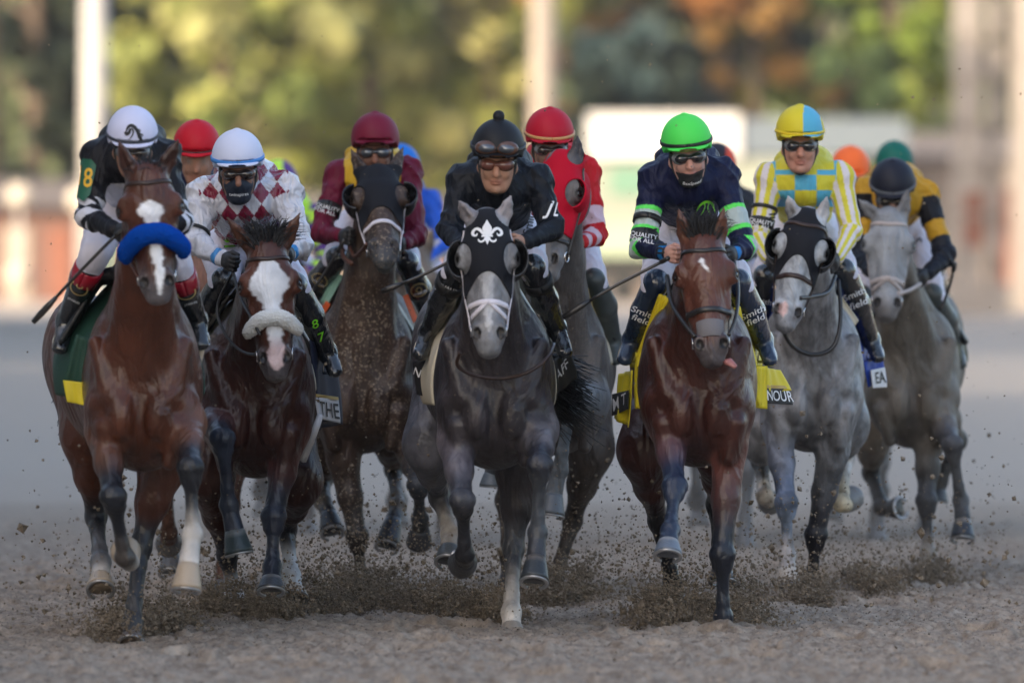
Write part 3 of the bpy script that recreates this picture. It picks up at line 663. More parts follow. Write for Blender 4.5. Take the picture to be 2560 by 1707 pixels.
    roots = tr+uu*.022; tips = te+uu*(.06,.08,.07)*d.get('tailspread',1)+rng.uniform(-1,1,(N,3))*.03; tips[:,2] += rng.uniform(0,.25,N); mids = (roots+tips)/2+V3(0,.06,d.get('tailmid',.07))+uu*.04; tips += np.round(rng.uniform(-1,1,(N,3))*2)*.02
    hair('tail', roots, tips, mids, mat('hair_black', (.012,.011,.012), rough=.45, spec=.5) if not d.get('palehair') else mat('hair_grey', (.25,.24,.24), rough=.5), L, w=tw)
    return X

def mane(X, n=90, spread=.06, up=.10, dx=0, seed=5, m=None, w=.006):
    """forelock and the tuft between the ears"""
    rng = np.random.RandomState(seed); H = X['H']; r = []; t = []; q = []; n = int(n*2.6); w = w*.62
    for i in range(n):
        x = rng.uniform(-.045,.045); y = rng.uniform(-.02,.05); b = H(x, y, rng.uniform(-.09,.0)); r.append(b)
        tip = b+V3(x*spread/.05+dx+rng.randn()*.02, rng.uniform(-.02,.06), up*rng.uniform(.45,1.0)); t.append(tip); q.append((b+tip)/2+V3(-dx*.3,0,up*.2))
    return hair('forelock', r, t, q, m or mat('hair_black', (.012,.011,.012), rough=.45, spec=.5), X['L'], w=w, jit=.016, seed=seed)

def bridle(X, m=LEATHER, nose=True, brow=True, ny=.40, nw_=.022, eight=False, cheek=True, bit=True, mm=None, ang=0):
    H, hf, L, r, a, q = X['H'], X['hf'], X['L'], X['r'], X['a'], X['q']; off = .008 if X.get('hood') else .001
    mm = mm or m; base = MB(); n = 0
    def add(p, g, wd, w_, th=.004): base.band(p, g, wd, w_, th)
    if nose:
        p, g, wd = ring_pts(hf, H(0,ny,-.06), a, q, .12, -115, 115, 30, .002); add(p, g, wd, nw_)
    if eight:
        p, g, wd = strap(hf, [H(-.07,.46,-.06), H(-.03,.43,.02), H(0,.40,.02)], nw_, .004, 12, .002); add(p, g, wd, nw_*.8)
        p, g, wd = strap(hf, [H(.07,.46,-.06), H(.03,.43,.02), H(0,.40,.02)], nw_, .004, 12, .002); add(p, g, wd, nw_*.8)
    base.build('noseband', m, L)
    if brow:
        p, g, wd = strap(hf, [H(-.095,.07,-.07), H(-.06,.075,.03), H(0,.085,.06), H(.06,.075,.03), H(.095,.07,-.07)], .02, .005, 24, off)
        MB().band(p, g, wd, .02, .005).build('browband', mm, L)
    if cheek:
        for s in (-1, 1):
            p, g, wd = strap(hf, [H(s*.10,.05,-.08), H(s*.12,.13,-.08), H(s*.11,.27,-.09), H(s*.085,.40,-.09), H(s*.07,.50,-.09)], .017, .004, 26, off)
            MB().band(p, g, wd, .015, .004).build('cheekpiece', mm, L)
    if bit:
        for s in (-1, 1):
            c0 = H(s*.066,.505,-.085); an = np.linspace(0, 2*math.pi, 17)
            MB().tube([c0+.024*(a*math.cos(t)+q*math.sin(t)) for t in an], .0045, 6, cap=False).build('bit_ring', BIT, L)

def rein(X, pts, m=LEATHER, r=.009, name='rein'):
    return MB().tube(curve([X['pt'](*p) for p in pts], 40), r, 6).build(name, m, X['L'])

def shadow_roll(X, y, m, rad=.034, a=(-100,100), drop=.05, over=.0):
    H, hf, q, ax = X['H'], X['hf'], X['q'], X['a']
    p, g, wd = ring_pts(hf, H(0,y,-.06), nrm(ax), q, .13, a[0], a[1], 40, rad*.55)
    t = np.linspace(-1, 1, 40); p = p+ax*(np.abs(t)**2*drop)[:,None]
    rr = rad*np.clip(1.12-np.abs(t)**6*.45, .3, 2)
    ff = Field()
    for i in range(39): ff.cone(p[i], p[i+1], rr[i], rr[i+1], .01, c=(1,1,1))
    v, fc = ff.mesh(.006); g = ff.grad(v)
    rng = np.random.RandomState(4); v = v+g*rng.uniform(-.003,.0035,(len(v),1))
    return mkmesh('shadow_roll', v, fc, m, X['L'])

def hood(X, m, lower, eyes=.034, eyecy=.2, cups=None, cupm=BLACKV, top=-.03, cupsize=(.036,.075), sides=(-1,1), ears=True):
    """cloth hood over the head down to lower(x), with holes round the eyes and the ears left free"""
    H, f, r, a, q, po, k, ws = [X[t] for t in ('H','f','r','a','q','po','k','ws')]
    hfp = Field(); hfp.p = [p for p in f.p if np.linalg.norm((p['a']-po)) < .72 and not p['sub'] and np.max(p.get('r', p.get('ra'))) < .24]
    # leave out the ears
    ear = [p for p in hfp.p if p['t'] == 'c' and ((p['a']-po)@a) < .03 and p['ra'][0] < .04]
    hfp.p = [p for p in hfp.p if not any(p is e_ for e_ in ear)]
    def mod(g, Xx, Yy, Zz):
        x, y, z = Xx-po[0], Yy-po[1], Zz-po[2]
        lx = (x*r[0]+y*r[1]+z*r[2])/ws; ly = (x*a[0]+y*a[1]+z*a[2])/k; lz = x*q[0]+y*q[1]+z*q[2]
        g = np.maximum(g, ly-lower(lx, lz)); g = np.maximum(g, top-ly); g = np.maximum(g, -lz-.17)
        for s in (-1, 1):
            if eyes: g = np.maximum(g, (1-np.sqrt(((lx-s*.098)/(eyes*.85))**2+((ly-eyecy)/(eyes*1.5))**2+((lz+.01)/.10)**2))*.03)
            if ears: g = np.maximum(g, (1-np.sqrt(((lx-s*.062)/.034)**2+((ly-.0)/.05)**2+((lz+.03)/.06)**2))*.03)
        return g
    c0 = H(0,.25,0)
    v, fc = hfp.mesh(.006, mod, off=.007, lo=c0-.5, hi=c0+.5)
    o = mkmesh('hood', v, fc, m, X['L']); X['hood'] = o
    if cups:
        for s in sides:
            blinker(X, s, cupm, *cups)
    return o
def blinker(X, s, m, out=.05, w=.055, h=.075, fy=.205):
    """half-shell eye cup standing out beside the eye, open to the front"""
    H, r, a, q = X['H'], X['r'], X['a'], X['q']; V = []; nu, nv = 12, 10
    for lay in (0, 1):
        for i in range(nu+1):
            for j in range(nv+1):
                th = math.pi*i/nu; ph = (math.pi*.52)*j/nv
                rr = 1-.09*lay
                lx = s*(.101+out*1.15*math.sin(th)*math.sin(ph)*rr)
                ly = fy-h*math.cos(th)*rr; lz = -.055+w*math.sin(th)*math.cos(ph)*rr*(-1)+.055*(1-math.cos(ph))*1.15
                V.append(H(lx, ly, lz))
    n1 = (nu+1)*(nv+1); Fc = []
    for i in range(nu):
        for j in range(nv):
            A = i*(nv+1)+j; Fc += [(A, A+1, A+nv+2, A+nv+1), (n1+A, n1+A+nv+1, n1+A+nv+2, n1+A+1)]
        A = i*(nv+1)+nv; Fc.append((A, n1+A, n1+A+nv+1, A+nv+1))
    return mkmesh('blinker', V, Fc, m, X['L'])

def cloth_flap(name, X, c4, m, wave=.012, nx=18, ny=12, seed=0, parent=None, thick=.004):
    """hanging cloth between four corners (TL, TR, BR, BL as x, y, dy), softly waving; returns object and its mapping"""
    A, B, Cq, D = [X['pt'](*c) for c in c4]; nn = nrm(np.cross(B-A, D-A)); nn = nn if nn[1] < 0 else -nn
    def fn(u, v): return (A*(1-u)*(1-v)+B*u*(1-v)+Cq*u*v+D*(1-u)*v)+nn*(wave*math.sin(u*7+seed+v*2)*(.3+v)+wave*.5*math.sin(u*15+seed*2))
    V = [fn(i/nx, j/ny) for j in range(ny+1) for i in range(nx+1)]; n1 = len(V); V += [p-nn*thick for p in V]
    W = nx+1; Fc = []
    for j in range(ny):
        for i in range(nx): q0 = j*W+i; Fc += [(q0, q0+W, q0+W+1, q0+1), (n1+q0, n1+q0+1, n1+q0+W+1, n1+q0+W)]
    for i in range(nx): Fc += [(i, i+1, n1+i+1, n1+i), (ny*W+i, n1+ny*W+i, n1+ny*W+i+1, ny*W+i+1)]
    for j in range(ny): Fc += [(j*W, n1+j*W, n1+j*W+W, j*W+W), (j*W+nx, j*W+W+nx, n1+j*W+W+nx, n1+j*W+nx)]
    o = mkmesh(name, V, Fc, m, parent or X['L']); return o, fn, nn
def lettering(o, fn, nn, text, m, box, size, shear=0, rot=0, aspect=1.0, name='lettering'):
    """text laid into the cloth: box = (u0, v0) centre, unit cell scaled by size (du, dv)"""
    v, f = text2d(text, 1.0, shear, .008); ca, sa = math.cos(rot), math.sin(rot); V = []
    for x, y in v:
        x2, y2 = x*ca-y*sa, x*sa+y*ca; V.append(fn(box[0]+x2*size[0], box[1]-y2*size[1])+nn*.004)
    return mkmesh(name, V, f, m, o, smooth=False)
def saddle_towel(X, m, y0=.50, y1=1.05, zlow=.0, off=.014, name='saddle_cloth'):
    """saddle cloth wrapped over the back"""
    f, Cc = X['f'], X['Cc']; lo = Cc+V3(-.5,y0-.03,-.6); hi = Cc+V3(.5,y1+.03,.8)
    def mod(g, Xx, Yy, Zz):
        g = np.maximum(g, Cc[1]+y0-Yy+0*g); g = np.maximum(g, Yy-Cc[1]-y1); return np.maximum(g, Cc[2]+zlow-Zz)
    v, fc = f.mesh(.014, mod, off=off, lo=lo, hi=hi)
    return mkmesh(name, v, fc, m, X['L'])
def saddle(X, m):
    f, Cc, bx = X['f'], X['Cc'], X['bx']; g = Field(); t = .72
    c0 = Cc+V3(bx[0]*.45,t,.50)
    g.cone(c0+V3(0,-.16,.03), c0+V3(0,.18,.0), (.13,.035), (.15,.03), .02, c=(1,1,1)); g.ell(c0+V3(0,-.2,.05), (.05,.04,.05), .03)
    for s in (-1, 1): g.cone(c0+V3(s*.12,0,.0), c0+V3(s*.29,-.03,-.28), (.16,.02), (.12,.02), .03, u=(0,1,0))
    v, fc = g.mesh(.014); return mkmesh('saddle', v, fc, m, X['L'])
# ------------------------------------------------------------------ jockeys
SKIN = mat('skin', vcol=True, rough=.55, spec=.35, bump=.1, bscale=90)
BOOTB = mat('patent_boot', (.012,.014,.018), rough=.13, spec=.7, wrinkle=.35, wscale=12, coat=.5)
LENS = mat('smoked_lens', (.03,.022,.02), rough=.08, spec=.9)
GFRAME = mat('goggle_frame', (.16,.165,.18), rough=.25, spec=.6)
GFRAMEB = mat('goggle_frame_brown', (.10,.05,.035), rough=.25, spec=.6)
BLACKM = mat('black_band', (.012,.012,.013), rough=.5)
BREECH = mat('white_breeches', (.66,.64,.74), rough=.55, wrinkle=.5, wscale=8, bump=.05)
WHITE = mat('white_print', (.8,.8,.82), rough=.5)
GLOVE = mat('black_glove', (.02,.02,.022), rough=.5, bump=.3, bscale=70)
STEEL = mat('stirrup_steel', (.5,.5,.52), rough=.25, metal=1)

def fist(f, w, e, s, c, rr=1.0, grip=None):
    """closed hand at the wrist w, coming from the elbow e: palm, four curled fingers, thumb"""
    fw = nrm(w-e); up = V3(0,0,1); up = nrm(up-fw*up.dot(fw)); sd = np.cross(fw, up)
    if sd[0]*s < 0: sd = -sd                           # sd points away from the horse
    f.cone(w, w+fw*.075, (.030*rr,.024*rr), (.040*rr,.022*rr), .015, u=up, c=c)
    kn = w+fw*.085; inn = -sd
    for i, ln in enumerate((.92, 1.0, .95, .8)):
        o = kn+up*(.030-.020*i); t = fw*math.cos(.35)+inn*math.sin(.35)
        p1 = o+t*.030*ln; p2 = p1+(inn*.9-fw*.25)*.024*ln; p3 = p2+(-fw*.9+inn*.0)*.022*ln
        f.cone(o, p1, .0105*rr, .0100*rr, .004, c=c); f.cone(p1, p2, .0100*rr, .0092*rr, .004, c=c); f.cone(p2, p3, .0092*rr, .0082*rr, .004, c=c)
    b = w+fw*.035+up*.026+inn*.008; t1 = b+(fw*.7+up*.45+inn*.5)*.034; t2 = t1+(fw*.6+inn*.75-up*.2)*.028
    f.cone(b, t1, .0135*rr, .0115*rr, .008, c=c); f.cone(t1, t2, .0115*rr, .0095*rr, .006, c=c)
    return w+fw*.08+inn*.02

def rider(X, d):
    Y0 = X['d']['Y']+d.get('dy', 0); S = F/Y0; pt = lambda x, y, dy=0: P(x, y, Y0+dy)
    lo = d.get('lo', False)
    cx, ty, hw, pitch, yaw, roll = d['helm']; hs = (hw/S)/.118
    th, ya, ro = map(math.radians, (pitch, yaw, roll))
    fr = V3(math.sin(ya)*math.cos(th), -math.cos(ya)*math.cos(th), -math.sin(th))
    rt = nrm(np.cross(V3(0,0,1), fr)); rt = -rt if rt[0] < 0 else rt
    upv = nrm(np.cross(fr, rt)); upv = -upv if upv[2] < 0 else upv
    rt, upv = rt*math.cos(ro)+upv*math.sin(ro), upv*math.cos(ro)-rt*math.sin(ro)
    hc = pt(cx, ty, d.get('hdy', .10))-V3(0,0,.172*hs); HRr = np.stack([rt, upv, fr])
    Hd = lambda x, y, z: hc+(rt*x+upv*(y if y > .03 else .03+(y-.03)*1.24)+fr*z)*hs
    sk = d.get('skin', (.36,.19,.13)); hp = hc
    root = empty('person', (X['Cc'][0], X['Cc'][1]+.7, X['Cc'][2]+.3), d['label'], 'person', d.get('group'))
    sL, sR = [pt(*s, d.get('sdy', .30)) for s in d['sh']]; eL, eR = [pt(*s, d.get('edy', .16)) for s in d['el']]
    hL, hR = [pt(s[0], s[1], s[2] if len(s) > 2 else -.06) for s in d['ha']]
    Sc = (sL+sR)/2; hipc = pt(d.get('hipx', (d['sh'][0][0]+d['sh'][1][0])/2), (d['sh'][0][1]+d['sh'][1][1])/2+d.get('hipy', 115), .92)
    lat = nrm(sR-sL)
    legs = [[pt(*p) for p in lg] for lg in d['legs']]   # knee, mid, ankle, toe
    # ---- the body under the clothes
    f = Field()
    def hell(x, y, z, rx, ry, rz, k=.012, c=None, sub=False): f.ell(Hd(x,y,z), np.array([rx,ry*(1.15 if y < .03 and not sub else 1),rz])*hs, k*hs, HRr, c or sk, sub=sub)
    hell(0,.045,-.01,.077,.105,.095); hell(0,-.02,.030,.063,.085,.066,.02); hell(0,-.08,.038,.045,.038,.045,.025)
    f.cone(Hd(0,.012,.088), Hd(0,-.030,.112), .010*hs, .0155*hs, .012, c=tuple(np.array(sk)*(1.12,1.0,.95)))
    for s in (-1, 1):
        hell(s*.011,-.034,.102,.009,.008,.010,.006); hell(s*.030,.022,.084,.022,.010,.012,.012)
        hell(s*.040,-.030,.068,.022,.022,.020,.018); hell(s*.034,.003,.101,.018,.011,.014,.010,sub=True)
        hell(s*.076,-.005,.0,.010,.028,.018,.006); hell(s*.032,.003,.082,.0125,.0105,.012,.003,c=(.25,.2,.18))
        f.cone(Hd(s*.070,-.03,.0), Hd(s*.03,-.085,.055), .018*hs, .018*hs, .03, c=sk)
    hell(0,-.0575,.088,.026,.0045,.014,.006,c=tuple(np.array(sk)*(.95,.75,.75))); hell(0,-.067,.087,.022,.005,.014,.006,c=tuple(np.array(sk)*(.95,.75,.75)))
    hell(0,-.0622,.103,.028,.0022,.010,.002,sub=True); hell(0,-.092,.080,.017,.013,.015,.016)
    nck = Hd(0,-.05,-.03); f.cone(nck, Sc+V3(0,-.02,.02), .052*hs, .062, .03, c=sk)
    f.cone(Sc+V3(0,.0,-.03), (Sc+hipc)/2, (.13,.10), (.12,.10), .05, u=lat, c=sk); f.cone((Sc+hipc)/2, hipc, (.12,.10), (.13,.11), .05, u=lat, c=sk)
    hand = []
    for s, a_, b_, c_ in ((-1, sL, eL, hL), (1, sR, eR, hR)):
        f.ell(a_, .055, .03, c=sk); f.cone(a_, b_, .044, .037, .02, c=sk); wr = c_-nrm(c_-b_)*.07
        f.cone(b_, wr, .037, .024, .02, c=sk); fist(f, wr, b_, s, sk, .92); hand.append((wr, b_, s))
    for i, lg in enumerate(legs):
        s = -1 if i == 0 else 1; hp_ = hipc+lat*s*.10+V3(0,0,-.04)
        f.cone(hp_, lg[0], .085, .052, .03, c=sk); f.cone(lg[0], lg[1], .048, .046, .02, c=sk); f.cone(lg[1], lg[2], .046, .03, .02, c=sk); f.cone(lg[2], lg[3], .028, .022, .02, c=sk)
    if 1:
        v, fc = f.mesh(.0048 if not lo else .013); mkmesh('body', v, fc, SKIN, root, f.colors(v, sharp=.004))
    # ---- silks
    g = Field(); kk = .035
    g.cone(Sc+V3(0,.02,-.02), Sc*.55+hipc*.45+V3(0,0,.02), (.150,.115), (.150,.125), .06, u=lat, tag=0)
    g.cone(Sc*.55+hipc*.45+V3(0,0,.02), hipc+V3(0,-.05,.03), (.150,.125), (.135,.12), .06, u=lat, tag=0)
    g.ell(Sc+V3(0,.17,.085), (.150,.20,.095), .07, tag=0)
    g.ell(Sc+V3(0,-.05,-.04), (.135,.10,.105), .05, tag=0)
    g.cone(Sc+V3(0,0,.02), nck+V3(0,.02,-.02), .085, .060, .05, tag=0)
    for s, a_, b_, c_, tg in ((-1, sL, eL, hL, 1), (1, sR, eR, hR, 2)):
        g.cone(Sc+V3(0,.02,.02), a_, (.10,.085), (.074,.07), .05, tag=0)
        fat = d.get('fat', 1.0)
        g.ell(a_, .073*fat, .04, tag=tg); g.cone(a_, b_, .067*fat, .056*fat, .03, tag=tg)
        wr = c_-nrm(c_-b_)*.055; g.cone(b_, wr, .054*fat, .036*(.5+.5*fat), .025, tag=tg)
    v, fc = g.mesh(.0052 if not lo else .012)
    rngp = np.random.RandomState(int(cx)); ph = rngp.uniform(0, 6, 6); nr = g.grad(v)
    def rdg(kx, p_, w1, q_, w2): return (1-np.abs(np.sin(v@V3(*kx)+p_+w1*np.sin(v@V3(*q_)+w2)))*1.6)
    fold = rdg((22,7,16),ph[0],1.6,(9,13,11),ph[1])+.8*rdg((-17,12,27),ph[2],1.5,(12,-9,8),ph[3])+.5*rdg((30,-9,-22),ph[4],1.2,(21,17,6),ph[5])
    jn = np.minimum.reduce([np.linalg.norm(v-q_, axis=1) for q_ in (sL,sR,eL,eR)]); bo = .6+1.1*np.exp(-(jn/.11)**2)
    v = v+nr*(fold*bo*.0052*d.get('folds', 1))[:,None]
    tg = g.nearest_tag(v); t = np.zeros(len(v)); ang = np.zeros(len(v))
    for tgi, a_, b_, c_ in ((1, sL, eL, hL), (2, sR, eR, hR)):
        m = tg == tgi; q = v[m]; l1 = np.linalg.norm(b_-a_); l2 = np.linalg.norm(c_-b_)
        t1 = np.clip(((q-a_)@(b_-a_))/l1**2, 0, 1); t2 = np.clip(((q-b_)@(c_-b_))/l2**2, 0, 1)
        d1 = np.linalg.norm(q-(a_+t1[:,None]*(b_-a_)), axis=1); d2 = np.linalg.norm(q-(b_+t2[:,None]*(c_-b_)), axis=1)
        up1 = d1 < d2; t[m] = np.where(up1, t1*.5, .5+t2*.5)
        axn = np.where(up1[:,None], nrm(b_-a_), nrm(c_-b_)); cen = np.where(up1[:,None], a_+t1[:,None]*(b_-a_), b_+t2[:,None]*(c_-b_))
        rel = q-cen; e1 = np.cross(axn, V3(0,1,0)); e1 /= np.linalg.norm(e1, axis=1, keepdims=True); e2 = np.cross(axn, e1)
        ang[m] = np.arctan2((rel*e2).sum(1), (rel*e1).sum(1))
    rel = v-Sc; lx = rel@lat; lz = rel[:,2]; ly = rel[:,1]
    col = d['silk'](tg, lx, lz, ly, t, ang, v)
    jk = mkmesh('jacket', v, fc, d['smat'], root, col)
    # ---- breeches
    b = Field(); b.cone(hipc+V3(0,-.12,-.03), hipc+V3(0,.05,-.02), (.135,.115), (.15,.12), .05, u=lat)
    for i, lg in enumerate(legs):
        s = -1 if i == 0 else 1; hp_ = hipc+lat*s*.10+V3(0,0,-.05)
        b.cone(hp_, lg[0]*.85+hp_*.15, .112, .072, .05); bq = d.get('bstart', 0); KQ = lg[0]+(lg[1]-lg[0])*bq; b.cone(lg[0]*.85+hp_*.15, lg[0]+nrm(lg[1]-lg[0])*.03, .072, .064, .03)
        if bq: b.cone(lg[0], KQ, .066, .063, .02)
    v, fc = b.mesh(.008 if not lo else .014); br = mkmesh('breeches', v, fc, d.get('bmat', BREECH), root)
    # ---- boots
    boots = []
    for i, lg in enumerate(legs):
        k = Field(); K, M, A, T = lg; bt = d.get('bstart', .0); K2 = K+(M-K)*bt
        k.cone(K2, M, (.060,.066), (.062,.070), .02); k.cone(M, A, (.060,.068), (.042,.050), .02); k.ell(A, (.045,.05,.05), .02)
        fo = nrm(T-A); k.cone(A, T, (.041,.036), (.036,.026), .02)
        ks = mkmesh('boot', *k.mesh(.006 if not lo else .012), d.get('boot', BOOTB), root); boots.append((ks, k, lg))
        if not lo:
            mb = MB(); c0 = A*.35+T*.65+V3(0,0,-.038); an = np.linspace(0, math.pi, 12)
            mb.tube([c0+V3(.045*math.cos(q), .02, .085*math.sin(q)) for q in an], .004, 6); mb.tube([c0+V3(-.046,0,0), c0+V3(.046,0,0)], .007, 6)
            st = mb.build('stirrup', STEEL, X['L'])
            MB().tube([c0+V3(0,.02,.085), K*.2+A*.8+V3(0,.06,.12), pt(d['legs'][i][0][0]+(20 if i == 0 else -20), d['legs'][i][0][1], .7)], .008, 6).build('stirrup_leather', LEATHER, X['L'])
    # ---- gloves
    if not lo:
        for i, (wr, el, s) in enumerate(hand):
            if d.get('bare', (0,0))[i]: continue
            k = Field(); fist(k, wr, el, s, None); k.cone(wr-nrm(wr-el)*.03, wr+nrm(wr-el)*.01, .034, .030, .01)
            mkmesh('glove', *k.mesh(.0045), d.get('glove', GLOVE), root)
    # ---- helmet
    h = Field(); h.ell(Hd(0,.055,-.012), np.array([.118,.127,.142])*hs, .02, HRr)
    if d.get('bob'): h.ell(Hd(0,.196,-.01), .027*hs, .008)
    else: h.ell(Hd(0,.178,-.012), np.array([.012,.008,.012])*hs, .02, HRr)
    vis = Field(); vis.ell(Hd(0,.044,.078), np.array([.096,.014,.078])*hs, .01, HRr)
    def loc(x, y, z):
        x, y, z = x-hc[0], y-hc[1], z-hc[2]; return [(x*m[0]+y*m[1]+z*m[2])/hs for m in (rt, upv, fr)]
    def modh(gr, Xx, Yy, Zz):
        lx_, ly_, lz_ = loc(Xx, Yy, Zz)
        gr = np.maximum(gr, (.012+.022*np.clip(lz_/.1, -1, 1)+ (.032*np.clip((lz_-.02)/.08, 0, 1))-ly_)*hs)   # lower rim, higher over the brow
        dv = vis.dist(vis.p[0], Xx, Yy, Zz); bend = 0
        dv = np.maximum(dv, -(lz_-.045)*hs) if not d.get('novisor') else gr
        return smin(gr, dv, .012)
    v, fc = h.mesh(.0042 if not lo else .01, modh, hi=hc+.3*hs, lo=hc-.25*hs)
    q = v-hc; ll = np.stack([q@rt, q@upv, q@fr], 1)/hs
    he = mkmesh('helmet', v, fc, d['hmat'], root, d['hcol'](ll))
    hf_ = Field(); hf_.ell(Hd(0,.055,-.012), np.array([.118,.127,.142])*hs, .02, HRr)
    if d.get('hband'):
        bm_, by, bw = d['hband']; p, gg, wd = ring_pts(hf_, Hd(0,by+.020,-.012), upv, fr, .20, 0, 360, 48, .001); MB().band(p, gg, wd, bw, .004).build('helmet_band', bm_, root)
    # ---- face furniture
    if not lo:
        gm = d.get('gframe', GFRAME)
        for nm, off_, mm in (('goggles', 0, gm), ('lens', .0055, d.get('lens', LENS))):
            k = Field(); sc_ = 1 if nm == 'goggles' else .84
            for s in (-1, 1): k.ell(Hd(s*.037,.002,.074+off_), np.array([.043*sc_,.033*sc_,.036])*hs, .012, HRr)
            k.ell(Hd(0,.006,.088+off_), np.array([.02,.012*sc_,.026])*hs, .014, HRr)
            if nm == 'goggles': gob = mkmesh(nm, *k.mesh(.0035), mm, root)
            else: mkmesh(nm, *k.mesh(.0035), mm, gob)
        k = Field(); k.ell(Hd(0,.0,0), np.array([.082,.2,.093])*hs, .01, HRr); p, gg, wd = ring_pts(k, Hd(0,.008,.0), upv, -fr, .2*hs, -130, 130, 30, .002)
        MB().band(p, gg, wd, .02, .004).build('goggle_strap', BLACKM, gob)
        for s in (-1, 1): pass
        cs = curve([Hd(-.082,.03,.01), Hd(-.078,-.03,.02), Hd(-.050,-.085,.045), Hd(0,-.112,.060), Hd(.050,-.085,.045), Hd(.078,-.03,.02), Hd(.082,.03,.01)], 30)
        MB().tube(cs, .008*hs, 6).build('chin_strap', BLACKM, root)
        if d.get('mask'):
            mm, top, ymin = d['mask']; k = Field()
            k.ell(Hd(0,-.045,.045), np.array([.068,.052,.070])*hs, .02, HRr); k.ell(Hd(0,-.085,.040), np.array([.058,.045,.062])*hs, .02, HRr)
            if not ymin: k.ell(Hd(0,-.03,.098), np.array([.022,.022,.022])*hs, .02, HRr)
            def modm(gr, Xx, Yy, Zz):
                lx_, ly_, lz_ = loc(Xx, Yy, Zz); return np.maximum(np.maximum(gr, (ly_-top-.15*np.abs(lx_))*hs), (.0-lz_)*hs)
            mo = mkmesh('face_mask', *k.mesh(.004, modm), mm, root); d['maskf'] = (mo, k)
        if d.get('spare'):
            k = Field()
            for s in (-1, 1): k.ell(Hd(s*.046,.075,.106), np.array([.052,.034,.034])*hs, .015, HRr)
            g0 = mkmesh('spare_goggles', *k.mesh(.004), GFRAMEB, root); k = Field()
            for s in (-1, 1): k.ell(Hd(s*.045,.077,.112), np.array([.043,.025,.034])*hs, .012, HRr)
            mkmesh('lens', *k.mesh(.004), mat('mirror_lens', (.12,.13,.15), rough=.06, spec=1, metal=.5), g0)
            p, gg, wd = ring_pts(hf_, Hd(0,.062,-.012), upv, -fr, .20, -140, 140, 40, .003); MB().band(p, gg, wd, .022, .004).build('goggle_strap', BLACKM, g0)
    return dict(root=root, g=g, jk=jk, boots=boots, he=he, hf=hf_, Hd=Hd, rt=rt, upv=upv, fr=fr, hs=hs, pt=pt, sh=(sL,sR), el=(eL,eR), ha=(hL,hR), br=br, bf=b, legs=legs, d=d, lat=lat, Sc=Sc, hand=hand)

def arm_band(Rr, i, t, width, m, text=None, name='arm_band'):
    """band round the sleeve i at t (0 shoulder, 1 elbow, 2 wrist), with optional lettering facing out"""
    a_, b_ = (Rr['sh'][i], Rr['el'][i]) if t < 1 else (Rr['el'][i], Rr['ha'][i]); t = t % 1
    c0 = a_+(b_-a_)*t; ax = nrm(b_-a_); o = ring_obj(name, Rr['g'], c0, ax, V3(0,-1,0), width, .004, m, Rr['root'], rad=.11, n=40, off=.003)
    if text:
        lines = text.split('\n')
        for j, tx in enumerate(lines):
            yy = ((len(lines)-1)/2-j)*.026
            up = -ax if ax[2] < 0 else ax; rr = nrm(np.cross(V3(0,1,0), up)); rr = rr if rr[0] > 0 else -rr
            O = c0+up*yy+rr*(.015 if i == 1 else -.012)
            decal('lettering', Rr['g'], text2d(tx, .030, 0, .012), O, rr, up, V3(0,1,0), WHITE, o, .009)
    return o
def boot_text(Rr, i, t, tx, size, m=WHITE, dx=0, shear=0, rot=0):
    bo, k, lg = Rr['boots'][i]; K, M, A, T = lg; c0 = (K+(M-K)*t*2) if t < .5 else (M+(A-M)*(t-.5)*2)
    ax = nrm(A-K); up = -ax; r = nrm(np.cross(V3(0,1,0), up)); r = r if r[0] > 0 else -r
    if rot: r, up = r*math.cos(rot)+up*math.sin(rot), up*math.cos(rot)-r*math.sin(rot)
    return decal('lettering', k, text2d(tx, size, shear, .01) if isinstance(tx, str) else tx, c0+r*dx, r, up, V3(0,1,0), m, bo, .003)
def whip(pts, label, Y0, r=(.009,.006), m=None, head=.0):
    pp = [P(p[0], p[1], Y0+p[2]) for p in pts]; o = empty('riding_whip', pp[0], label, 'whip', None)
    c = curve(pp, 16) if len(pp) > 2 else np.array([pp[0]+(pp[1]-pp[0])*t for t in np.linspace(0, 1, 16)])
    MB().tube(c[:5], .011, 8).build('grip', m or LEATHER, o)
    MB().tube(c[4:13], .0075, 8).build('shaft', m or LEATHER, o)
    MB().tube(c[12:], np.array([.009,.015,.016,.012]), 6).build('flap', m or LEATHER, o)
    return o
def silk_mat(name, rough=.35, sheen=.2, wr=.6):
    return mat(name, vcol=True, rough=rough, spec=.18 if rough > .3 else .6, wrinkle=wr, wscale=9)
CLOTH = silk_mat('silk_cloth', .5, .2, .55); SATIN = silk_mat('silk_satin', .27, .1, .8); LYCRA = silk_mat('silk_lycra', .48, .1, .35)
HELM = mat('helmet_cover', vcol=True, rough=.55, spec=.25, bump=.04, bscale=120)
def flat(c): return lambda ll: np.ones((len(ll), 1))*np.array(c)
def sel(col, m, c): col[m] = c

def pxdecal(Rr, which, x, y, dy, tx, size, m, rot=0, shear=0, par=None, off=.006, xs=1.0):
    """lettering on the cloth that is met going back from a point in front of it"""
    O = Rr['pt'](x, y, dy); fld = dict(jacket=Rr['g'], breeches=Rr['bf'])[which]; c, s_ = math.cos(rot), math.sin(rot)
    return decal('lettering', fld, text2d(tx, size, shear, .012) if isinstance(tx, str) else tx, O, V3(c,0,s_)*xs, V3(-s_,0,c), V3(0,1,0), m, par or Rr[dict(jacket='jk', breeches='br')[which]], off)
